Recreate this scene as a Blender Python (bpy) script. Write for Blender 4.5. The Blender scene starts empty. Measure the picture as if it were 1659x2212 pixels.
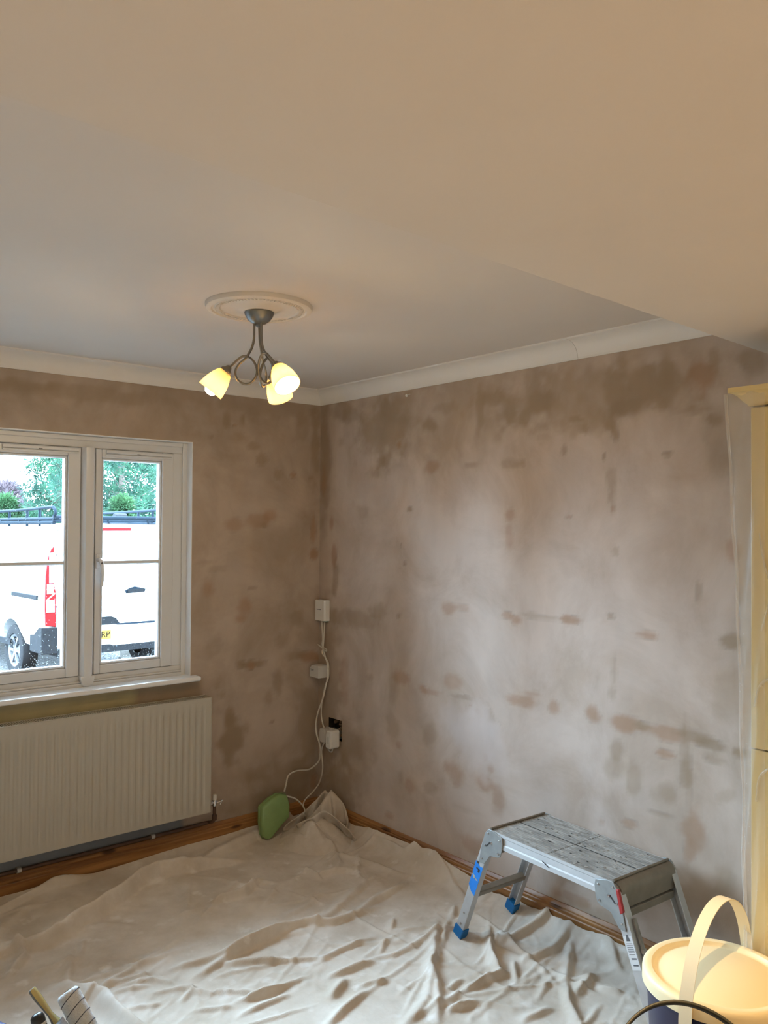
import bpy, bmesh, math, random
import numpy as np
from mathutils import Vector, Matrix, noise as mnoise

PI = math.pi
SC = bpy.context.scene
COL = SC.collection

# ------------------------------------------------------------------ camera
cam_data = bpy.data.cameras.new('camera')
cam = bpy.data.objects.new('camera', cam_data)
COL.objects.link(cam)
cr = (0.763776, -0.645448, 0.006575)
cu = (-0.015580, -0.008252, 0.999845)
cf = (0.645293, 0.763760, 0.016359)
cp = (-2.69491, -3.74062, 1.61390)
cam.matrix_world = Matrix(((cr[0], cu[0], -cf[0], cp[0]), (cr[1], cu[1], -cf[1], cp[1]),
                           (cr[2], cu[2], -cf[2], cp[2]), (0, 0, 0, 1)))
cam_data.sensor_fit = 'VERTICAL'
cam_data.sensor_height = 32.0
cam_data.lens = 1791.48 / 2212 * 32.0
cam_data.clip_start = 0.02
SC.camera = cam

# ------------------------------------------------------------------ sky, daylight, lamps, exposure
SKY = 60.0
LAMP = 300.0
SPOT = 108.0
world = bpy.data.worlds.new('overcast_sky')
SC.world = world
world.use_nodes = True
bg = world.node_tree.nodes['Background']
bg.inputs[0].default_value = (0.68, 0.92, 1.18, 1)
bg.inputs[1].default_value = SKY
SC.view_settings.view_transform = 'Standard'
SC.view_settings.look = 'None'
SC.view_settings.exposure = 0.0
SC.view_settings.gamma = 1.0
SC.view_settings.use_curve_mapping = False
# portal in the window opening: guides the sampling of the sky, gives no light of its own
pd = bpy.data.lights.new('window_portal', 'AREA')
pd.shape = 'RECTANGLE'; pd.size = 1.9; pd.size_y = 1.15
pd.cycles.is_portal = True
po = bpy.data.objects.new('window_portal', pd)
COL.objects.link(po)
po.location = (-1.73, 0.31, 1.443)
po.rotation_euler = (-PI/2, 0, 0)
# kitchen downlights recessed in the lower ceiling, outside the frame
WARM = (1.0, 0.68, 0.34)
DOWN = [(-0.98, -3.02, .84, 56), (-1.45, -4.55, 1.9, 100), (-2.75, -4.75, 1.9, 100)]
for i, (x, y, k, sa) in enumerate(DOWN):
    ld = bpy.data.lights.new('downlight_lamp', 'SPOT')
    ld.energy = SPOT * k; ld.color = WARM; ld.spot_size = math.radians(sa); ld.spot_blend = 0.6
    ld.shadow_soft_size = 0.018
    lo = bpy.data.objects.new('downlight_lamp', ld)
    COL.objects.link(lo); lo.location = (x, y, 2.15)

# ------------------------------------------------------------------ helpers
def tag(o, label=None, cat=None, group=None, kind=None):
    if label: o['label'] = label
    if cat: o['category'] = cat
    if group: o['group'] = group
    if kind: o['kind'] = kind
    return o

def empty(name, loc=(0, 0, 0), rz=0.0):
    o = bpy.data.objects.new(name, None)
    COL.objects.link(o); o.location = loc; o.rotation_euler = (0, 0, rz)
    o.empty_display_size = 0.05
    return o

class MB:
    def __init__(s): s.v = []; s.f = []
    def add(s, vs, fs):
        b = len(s.v); s.v.extend([tuple(v) for v in vs]); s.f.extend([tuple(b + i for i in f) for f in fs]); return s
    def box(s, c, d, R=None):
        vs = []
        for x in (-1, 1):
            for y in (-1, 1):
                for z in (-1, 1):
                    p = Vector((x*d[0]/2, y*d[1]/2, z*d[2]/2))
                    if R is not None: p = R @ p
                    vs.append(p + Vector(c))
        return s.add(vs, [(0,1,3,2),(4,6,7,5),(0,4,5,1),(2,3,7,6),(0,2,6,4),(1,5,7,3)])
    def bb(s, a, b):
        return s.box([(a[i]+b[i])/2 for i in range(3)], [abs(b[i]-a[i]) for i in range(3)])
    def tube(s, pts, r, n=8, closed=False, caps=True, rad=None):
        P = [Vector(p) for p in pts]; m = len(P); vs = []; fs = []
        prev = None
        for i in range(m):
            if closed: t = P[(i+1) % m] - P[i-1]
            else: t = P[min(i+1, m-1)] - P[max(i-1, 0)]
            t.normalize()
            if prev is None:
                a = Vector((0,0,1)) if abs(t.z) < .9 else Vector((1,0,0))
                u = t.cross(a).normalized()
            else:
                u = (prev - t*prev.dot(t)).normalized()
            prev = u; w = t.cross(u)
            rr = rad[i] if rad else r
            for k in range(n):
                an = 2*PI*k/n
                vs.append(P[i] + (u*math.cos(an) + w*math.sin(an))*rr)
        q = m if closed else m-1
        for i in range(q):
            for k in range(n):
                a = i*n+k; b = i*n+(k+1) % n; c = ((i+1) % m)*n
                fs.append((a, b, c+(k+1) % n, c+k))
        if caps and not closed:
            fs.append(tuple(range(n-1, -1, -1))); fs.append(tuple((m-1)*n+k for k in range(n)))
        return s.add(vs, fs)
    def lathe(s, prof, c=(0,0,0), n=32, R=None, cap0=False, cap1=False):
        vs = []; fs = []
        for r, z in prof:
            for k in range(n):
                an = 2*PI*k/n
                p = Vector((r*math.cos(an), r*math.sin(an), z))
                if R is not None: p = R @ p
                vs.append(p + Vector(c))
        for i in range(len(prof)-1):
            for k in range(n):
                fs.append((i*n+k, i*n+(k+1) % n, (i+1)*n+(k+1) % n, (i+1)*n+k))
        if cap0: fs.append(tuple(range(n-1, -1, -1)))
        if cap1: fs.append(tuple((len(prof)-1)*n+k for k in range(n)))
        return s.add(vs, fs)
    def prism(s, poly, a, b, f):
        # poly in 2D, extruded from a to b; f(u, v, t) -> point
        n = len(poly)
        vs = [f(u, v, a) for u, v in poly] + [f(u, v, b) for u, v in poly]
        fs = [(i, (i+1) % n, n+(i+1) % n, n+i) for i in range(n)]
        fs += [tuple(range(n-1, -1, -1)), tuple(range(n, 2*n))]
        return s.add(vs, fs)
    def build(s, name, mat=None, parent=None, smooth=False, bevel=0.0, seg=2, loc=None, ang=40):
        me = bpy.data.meshes.new(name)
        me.from_pydata(s.v, [], s.f); me.update()
        bm = bmesh.new(); bm.from_mesh(me)
        bmesh.ops.recalc_face_normals(bm, faces=bm.faces)
        if bevel > 0:
            es = [e for e in bm.edges if len(e.link_faces) == 2 and e.calc_face_angle(0) > .6]
            bmesh.ops.bevel(bm, geom=es, offset=bevel, segments=seg, profile=.5, affect='EDGES', clamp_overlap=True)
        bm.to_mesh(me); bm.free()
        if smooth:
            me.shade_smooth()
            me.set_sharp_from_angle(angle=math.radians(ang))
        if mat: me.materials.append(mat)
        o = bpy.data.objects.new(name, me)
        COL.objects.link(o)
        if loc is not None: o.location = loc
        if parent: o.parent = parent
        return o

def np_mesh(name, V, F, mat, parent=None, smooth=True, col=None):
    me = bpy.data.meshes.new(name)
    V = np.asarray(V, np.float32); F = np.asarray(F, np.int32)
    me.vertices.add(len(V)); me.vertices.foreach_set('co', V.ravel())
    k = F.shape[1]
    me.loops.add(F.size); me.loops.foreach_set('vertex_index', F.ravel())
    me.polygons.add(len(F)); me.polygons.foreach_set('loop_start', np.arange(0, F.size, k, dtype=np.int32))
    me.update(calc_edges=True); me.validate()
    if col is not None:
        at = me.color_attributes.new('tint', 'FLOAT_COLOR', 'POINT')
        at.data.foreach_set('color', np.asarray(col, np.float32).ravel())
    if smooth: me.shade_smooth()
    me.materials.append(mat)
    o = bpy.data.objects.new(name, me); COL.objects.link(o)
    if parent: o.parent = parent
    return o

def bez(pts, n=6):
    # smooth polyline through points (Catmull-Rom)
    P = [Vector(p) for p in pts]; P = [P[0]*2-P[1]] + P + [P[-1]*2-P[-2]]; out = []
    for i in range(1, len(P)-2):
        a, b, c, d = P[i-1:i+3]
        for k in range(n):
            t = k/n
            out.append(0.5*((2*b) + (c-a)*t + (2*a-5*b+4*c-d)*t*t + (3*b-a-3*c+d)*t**3))
    out.append(P[-2]); return out

def vnoise(x, y, seed=0):
    x = np.asarray(x, float); y = np.asarray(y, float)
    xi = np.floor(x).astype(np.int64); yi = np.floor(y).astype(np.int64)
    fx = x-xi; fy = y-yi
    fx = fx*fx*fx*(fx*(fx*6-15)+10); fy = fy*fy*fy*(fy*(fy*6-15)+10)
    def h(a, b):
        n = (a*374761393 + b*668265263 + seed*982451653) & 0xffffffff
        n = ((n ^ (n >> 13))*1274126177) & 0xffffffff
        return ((n ^ (n >> 16)) & 0xffff)/65535.0
    return (h(xi, yi)*(1-fx)+h(xi+1, yi)*fx)*(1-fy) + (h(xi, yi+1)*(1-fx)+h(xi+1, yi+1)*fx)*fy
def fbm(x, y, seed=0, o=4):
    s = 0; a = .5; t = 0
    for i in range(o):
        s = s+a*vnoise(x*2**i, y*2**i, seed+i); t += a; a *= .5
    return s/t

# ------------------------------------------------------------------ materials
def nodes(name):
    m = bpy.data.materials.new(name); m.use_nodes = True
    nt = m.node_tree; return m, nt, nt.nodes['Principled BSDF']
def N(nt, t, **kw):
    n = nt.nodes.new(t)
    for k, v in kw.items():
        if k.startswith('i_'): n.inputs[int(k[2:])].default_value = v
        else: setattr(n, k, v)
    return n
def mat(name, c, rough=.6, metal=0.0, var=.12, scale=8.0, bump=0.0, bscale=60.0, c2=None, spec=.5, coat=0.0, stretch=None, detail=4):
    m, nt, b = nodes(name); L = nt.links.new
    tc = N(nt, 'ShaderNodeTexCoord'); src = tc.outputs['Object']
    if stretch:
        mp = N(nt, 'ShaderNodeMapping'); mp.inputs['Scale'].default_value = stretch; L(src, mp.inputs[0]); src = mp.outputs[0]
    nz = N(nt, 'ShaderNodeTexNoise'); nz.inputs['Scale'].default_value = scale; nz.inputs['Detail'].default_value = detail
    L(src, nz.inputs['Vector'])
    rp = N(nt, 'ShaderNodeValToRGB'); rp.color_ramp.elements[0].position = .3; rp.color_ramp.elements[1].position = .7
    if c2 is None: c2 = tuple(v*(1-2*var) for v in c)
    rp.color_ramp.elements[0].color = (*c2, 1); rp.color_ramp.elements[1].color = (*c, 1)
    L(nz.outputs[0], rp.inputs[0]); L(rp.outputs[0], b.inputs['Base Color'])
    b.inputs['Roughness'].default_value = rough; b.inputs['Metallic'].default_value = metal
    b.inputs['Specular IOR Level'].default_value = spec; b.inputs['Coat Weight'].default_value = coat
    if bump > 0:
        n2 = N(nt, 'ShaderNodeTexNoise'); n2.inputs['Scale'].default_value = bscale; n2.inputs['Detail'].default_value = 5
        L(src, n2.inputs['Vector'])
        bp = N(nt, 'ShaderNodeBump'); bp.inputs['Strength'].default_value = bump; bp.inputs['Distance'].default_value = .01
        L(n2.outputs[0], bp.inputs['Height']); L(bp.outputs[0], b.inputs['Normal'])
    return m

def plaster(name, dry, damp, lo=.40, hi=.66):
    m, nt, b = nodes(name); L = nt.links.new
    tc = N(nt, 'ShaderNodeTexCoord')
    at = N(nt, 'ShaderNodeVertexColor', layer_name='tint')
    n1 = N(nt, 'ShaderNodeTexNoise'); n1.inputs['Scale'].default_value = 2.6; n1.inputs['Detail'].default_value = 7; n1.inputs['Roughness'].default_value = .62; n1.inputs['Distortion'].default_value = .6
    L(tc.outputs['Object'], n1.inputs['Vector'])
    r1 = N(nt, 'ShaderNodeValToRGB'); e = r1.color_ramp.elements
    e[0].position = lo; e[0].color = (*damp, 1); e[1].position = hi; e[1].color = (*dry, 1)
    L(n1.outputs[0], r1.inputs[0])
    # trowel sweeps: stretched fine noise
    mp = N(nt, 'ShaderNodeMapping'); mp.inputs['Scale'].default_value = (5, 5, 2.6); L(tc.outputs['Object'], mp.inputs[0])
    n2 = N(nt, 'ShaderNodeTexNoise'); n2.inputs['Scale'].default_value = 1.6; n2.inputs['Detail'].default_value = 6
    L(mp.outputs[0], n2.inputs['Vector'])
    mr = N(nt, 'ShaderNodeMapRange'); mr.inputs[1].default_value = .3; mr.inputs[2].default_value = .7; mr.inputs[3].default_value = .92; mr.inputs[4].default_value = 1.05
    L(n2.outputs[0], mr.inputs[0])
    mx = N(nt, 'ShaderNodeMix', data_type='RGBA'); L(at.outputs['Alpha'], mx.inputs[0]); L(r1.outputs[0], mx.inputs[6]); L(at.outputs['Color'], mx.inputs[7])
    mm = N(nt, 'ShaderNodeVectorMath', operation='SCALE'); L(mx.outputs[2], mm.inputs[0]); L(mr.outputs[0], mm.inputs['Scale'])
    L(mm.outputs[0], b.inputs['Base Color'])
    b.inputs['Roughness'].default_value = .62; b.inputs['Specular IOR Level'].default_value = .35
    n3 = N(nt, 'ShaderNodeTexNoise'); n3.inputs['Scale'].default_value = 9; n3.inputs['Detail'].default_value = 8
    L(tc.outputs['Object'], n3.inputs['Vector'])
    bp = N(nt, 'ShaderNodeBump'); bp.inputs['Strength'].default_value = .18; bp.inputs['Distance'].default_value = .01
    L(n3.outputs[0], bp.inputs['Height']); L(bp.outputs[0], b.inputs['Normal'])
    return m

def pine(name, along):
    m, nt, b = nodes(name); L = nt.links.new
    tc = N(nt, 'ShaderNodeTexCoord')
    mp = N(nt, 'ShaderNodeMapping'); sc = [38, 38, 38]; sc[along] = 1.6; mp.inputs['Scale'].default_value = sc
    L(tc.outputs['Object'], mp.inputs[0])
    nz = N(nt, 'ShaderNodeTexNoise'); nz.inputs['Scale'].default_value = 1.2; nz.inputs['Detail'].default_value = 5; nz.inputs['Distortion'].default_value = .8
    L(mp.outputs[0], nz.inputs['Vector'])
    rp = N(nt, 'ShaderNodeValToRGB'); e = rp.color_ramp.elements
    e[0].position = .32; e[0].color = (.19, .075, .02, 1); e[1].position = .68; e[1].color = (.40, .19, .06, 1)
    L(nz.outputs[0], rp.inputs[0])
    mp2 = N(nt, 'ShaderNodeMapping'); s2 = [16, 16, 16]; s2[along] = 4.5; mp2.inputs['Scale'].default_value = s2; L(tc.outputs['Object'], mp2.inputs[0])
    vo = N(nt, 'ShaderNodeTexVoronoi'); vo.inputs['Scale'].default_value = 1.0; L(mp2.outputs[0], vo.inputs['Vector'])
    r2 = N(nt, 'ShaderNodeValToRGB'); e = r2.color_ramp.elements
    e[0].position = .10; e[0].color = (.25, .2, .15, 1); e[1].position = .2; e[1].color = (1, 1, 1, 1)
    L(vo.outputs['Distance'], r2.inputs[0])
    mx = N(nt, 'ShaderNodeMix', data_type='RGBA', blend_type='MULTIPLY'); mx.inputs[0].default_value = 1
    L(rp.outputs[0], mx.inputs[6]); L(r2.outputs[0], mx.inputs[7]); L(mx.outputs[2], b.inputs['Base Color'])
    b.inputs['Roughness'].default_value = .38
    return m

def glass_pane(name):
    m, nt, b = nodes(name); L = nt.links.new
    nt.nodes.remove(b); out = nt.nodes['Material Output']
    tr = N(nt, 'ShaderNodeBsdfTransparent'); tr.inputs[0].default_value = (.95, .98, .98, 1)
    gl = N(nt, 'ShaderNodeBsdfGlossy'); gl.inputs['Roughness'].default_value = .02
    fr = N(nt, 'ShaderNodeFresnel'); fr.inputs[0].default_value = 1.3
    mx = N(nt, 'ShaderNodeMixShader'); L(fr.outputs[0], mx.inputs[0]); L(tr.outputs[0], mx.inputs[1]); L(gl.outputs[0], mx.inputs[2])
    L(mx.outputs[0], out.inputs[0]); return m

def film(name, alpha=.25, c=(.75, .72, .68)):
    m, nt, b = nodes(name); L = nt.links.new
    out = nt.nodes['Material Output']
    b.inputs['Base Color'].default_value = (*c, 1); b.inputs['Roughness'].default_value = .25
    nz = N(nt, 'ShaderNodeTexNoise'); nz.inputs['Scale'].default_value = 14
    bp = N(nt, 'ShaderNodeBump'); bp.inputs['Strength'].default_value = .4; L(nz.outputs[0], bp.inputs['Height']); L(bp.outputs[0], b.inputs['Normal'])
    tr = N(nt, 'ShaderNodeBsdfTransparent')
    mx = N(nt, 'ShaderNodeMixShader'); mx.inputs[0].default_value = alpha
    L(tr.outputs[0], mx.inputs[1]); L(b.outputs[0], mx.inputs[2]); L(mx.outputs[0], out.inputs[0]); return m

def emit(name, c, s):
    m, nt, b = nodes(name)
    b.inputs['Base Color'].default_value = (*c, 1)
    b.inputs['Emission Color'].default_value = (*c, 1); b.inputs['Emission Strength'].default_value = s
    return m

def opal(name, c):
    m, nt, b = nodes(name); L = nt.links.new
    out = nt.nodes['Material Output']; nt.nodes.remove(b)
    d = N(nt, 'ShaderNodeBsdfDiffuse'); d.inputs[0].default_value = (*c, 1)
    t = N(nt, 'ShaderNodeBsdfTranslucent'); t.inputs[0].default_value = (*c, 1)
    nz = N(nt, 'ShaderNodeTexNoise'); nz.inputs['Scale'].default_value = 30
    mr = N(nt, 'ShaderNodeMapRange'); mr.inputs[3].default_value = .6; mr.inputs[4].default_value = .7
    L(nz.outputs[0], mr.inputs[0])
    mx = N(nt, 'ShaderNodeMixShader'); L(mr.outputs[0], mx.inputs[0]); L(d.outputs[0], mx.inputs[1]); L(t.outputs[0], mx.inputs[2])
    g = N(nt, 'ShaderNodeBsdfGlossy'); g.inputs['Roughness'].default_value = .2
    m2 = N(nt, 'ShaderNodeMixShader'); m2.inputs[0].default_value = .05; L(mx.outputs[0], m2.inputs[1]); L(g.outputs[0], m2.inputs[2])
    L(m2.outputs[0], out.inputs[0]); return m

MT = {}
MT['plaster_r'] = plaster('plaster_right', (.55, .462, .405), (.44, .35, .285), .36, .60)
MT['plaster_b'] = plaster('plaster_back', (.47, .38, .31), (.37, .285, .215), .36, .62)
MT['ceiling'] = mat('ceiling_plaster', (.70, .65, .60), .7, var=.03, scale=1.5, bump=.06, bscale=6)
MT['ceiling_k'] = mat('kitchen_ceiling_plaster', (.70, .65, .59), .7, var=.03, scale=1.5, bump=.06, bscale=6)
MT['coving'] = mat('coving_paint', (.78, .76, .73), .55, var=.02)
MT['plainwall'] = mat('cream_wall_paint', (.66, .58, .46), .7, var=.04, scale=2)
MT['render'] = mat('house_render', (.26, .21, .17), .85, var=.1, scale=4, bump=.3)
MT['floor'] = mat('pale_floor', (.60, .52, .42), .5, var=.08, scale=3, stretch=(8, 1, 1))
MT['pine_x'] = pine('pine_skirting_x', 0)
MT['pine_y'] = pine('pine_skirting_y', 1)
MT['upvc'] = mat('white_window_plastic', (.70, .71, .72), .32, var=.015)
MT['sill'] = mat('sill_white', (.82, .82, .82), .3, var=.015)
MT['glass'] = glass_pane('window_glass')
MT['gasket'] = mat('black_gasket', (.03, .03, .03), .6)
MT['whitemetal'] = mat('white_handle', (.75, .75, .76), .25, var=.01)
MT['radiator'] = mat('radiator_enamel', (.47, .43, .355), .35, var=.015, scale=3)
MT['chrome'] = mat('chrome', (.62, .62, .63), .25, 1.0, var=.05)
MT['brownpipe'] = mat('brown_painted_pipe', (.12, .06, .035), .45, var=.2, scale=20)
MT['nickel'] = mat('dull_pewter', (.30, .275, .235), .36, .9, var=.06, scale=20)
MT['nickel_d'] = mat('grey_canopy_metal', (.22, .23, .23), .35, .9, var=.05)
MT['opal'] = opal('opal_glass', (.95, .83, .58))
MT['bulb'] = emit('lit_bulb', (1.0, .74, .42), LAMP)
MT['rose'] = mat('rose_plaster', (.72, .67, .60), .7, var=.03)
MT['wplastic'] = mat('white_plastic', (.74, .72, .68), .4, var=.02)
MT['wplastic2'] = mat('grey_white_plastic', (.58, .56, .53), .4, var=.02)
MT['cord'] = mat('white_flex', (.66, .62, .54), .5, var=.03)
MT['dark'] = mat('dark_void', (.025, .02, .015), .9, var=.3, scale=30)
MT['print'] = mat('grey_print', (.12, .12, .13), .6)
MT['rubble'] = mat('broken_brick', (.30, .20, .13), .95, var=.3, scale=40, bump=.8, bscale=50)
MT['green'] = mat('pale_green_plastic', (.27, .42, .16), .22, var=.08, scale=10, coat=.3)
MT['alu'] = mat('brushed_aluminium', (.60, .61, .62), .5, .55, var=.06, scale=14, bump=.05, bscale=90, c2=(.5, .5, .5))
MT['alu_rail'] = mat('pale_aluminium_rail', (.56, .57, .58), .6, .25, var=.05, scale=20)
MT['alu_d'] = mat('worn_grey_aluminium', (.27, .235, .19), .5, .35, var=.12, scale=18)
MT['zinc'] = mat('zinc_hinge_plate', (.36, .38, .38), .5, .5, var=.1, scale=25)
MT['deck'] = mat('paint_splashed_deck', (.46, .44, .41), .65, .15, scale=22, c2=(.23, .215, .195), bump=.3, bscale=70, stretch=(.7, 2.2, 1))
MT['splash'] = mat('dry_plaster_splash', (.50, .47, .43), .9, var=.1)
MT['darkspot'] = mat('dark_scuff', (.045, .042, .04), .8)  # scuffs and slots, and the shade strips in the deck gaps
MT['black_ink'] = mat('black_ink', (.006, .006, .006), .8, spec=.05)
MT['bluefoot'] = mat('blue_rubber_foot', (.0, .13, .36), .45, var=.06)
MT['bluetape'] = mat('blue_masking_tape', (.015, .22, .72), .5, var=.08, scale=30)
MT['red'] = mat('red_plastic_catch', (.42, .03, .03), .4, var=.06)
MT['sticker'] = mat('white_sticker', (.70, .70, .70), .5, var=.03)
MT['lid'] = mat('cream_white_lid', (.86, .72, .44), .5, var=.01)
MT['strap'] = mat('white_strap', (.85, .75, .52), .45, var=.01)
MT['navy'] = mat('navy_tub', (.018, .022, .06), .3, var=.1)
MT['blackpl'] = mat('black_plastic', (.02, .02, .02), .35, var=.1)
MT['olive'] = mat('dark_glossy_handle', (.035, .035, .022), .4, var=.1)
MT['cream'] = mat('cream_gloss_door', (.70, .56, .27), .22, var=.02, scale=3, coat=.4)
MT['carcass'] = mat('carcass_board', (.55, .46, .30), .5, var=.03)
MT['film'] = film('clear_polythene', .22)
MT['filmedge'] = film('bunched_polythene', .25, (.8, .78, .74))
MT['fleece'] = mat('white_roller_fleece', (.78, .79, .80), .95, var=.05, scale=120, bump=.8, bscale=300)
MT['stripe'] = mat('grey_fleece_stripe', (.10, .11, .14), .95)
MT['blue'] = mat('blue_plastic_tray', (.01, .03, .22), .35, var=.1)
MT['wood'] = mat('pale_yellow_handle', (.62, .50, .20), .4, var=.15, scale=12, stretch=(4, 4, .6))
MT['greywood'] = mat('grey_handle', (.17, .17, .16), .5)
MT['bristle'] = mat('brown_bristle', (.10, .065, .02), .8, var=.3, scale=60, stretch=(6, 6, .5))

def cloth_mat():
    m, nt, b = nodes('cotton_dust_sheet'); L = nt.links.new
    tc = N(nt, 'ShaderNodeTexCoord')
    n1 = N(nt, 'ShaderNodeTexNoise'); n1.inputs['Scale'].default_value = 3.2; n1.inputs['Detail'].default_value = 8; n1.inputs['Roughness'].default_value = .65
    L(tc.outputs['Object'], n1.inputs['Vector'])
    rp = N(nt, 'ShaderNodeValToRGB'); e = rp.color_ramp.elements
    e[0].position = .36; e[0].color = (.55, .475, .39, 1); e[1].position = .62; e[1].color = (.71, .645, .57, 1)
    L(n1.outputs[0], rp.inputs[0])
    n2 = N(nt, 'ShaderNodeTexNoise'); n2.inputs['Scale'].default_value = 11; n2.inputs['Detail'].default_value = 6
    L(tc.outputs['Object'], n2.inputs['Vector'])
    r2 = N(nt, 'ShaderNodeValToRGB'); e = r2.color_ramp.elements
    e[0].position = .60; e[0].color = (0, 0, 0, 1); e[1].position = .72; e[1].color = (1, 1, 1, 1)
    L(n2.outputs[0], r2.inputs[0])
    mx = N(nt, 'ShaderNodeMix', data_type='RGBA'); L(r2.outputs[0], mx.inputs[0]); L(rp.outputs[0], mx.inputs[6]); mx.inputs[7].default_value = (.76, .71, .65, 1)
    L(mx.outputs[2], b.inputs['Base Color'])
    b.inputs['Roughness'].default_value = .95; b.inputs['Specular IOR Level'].default_value = .15
    n3 = N(nt, 'ShaderNodeTexNoise'); n3.inputs['Scale'].default_value = 18; n3.inputs['Detail'].default_value = 6
    L(tc.outputs['Object'], n3.inputs['Vector'])
    bp = N(nt, 'ShaderNodeBump'); bp.inputs['Strength'].default_value = .15; bp.inputs['Distance'].default_value = .02
    L(n3.outputs[0], bp.inputs['Height']); L(bp.outputs[0], b.inputs['Normal'])
    return m
MT['cloth'] = cloth_mat()

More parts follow.
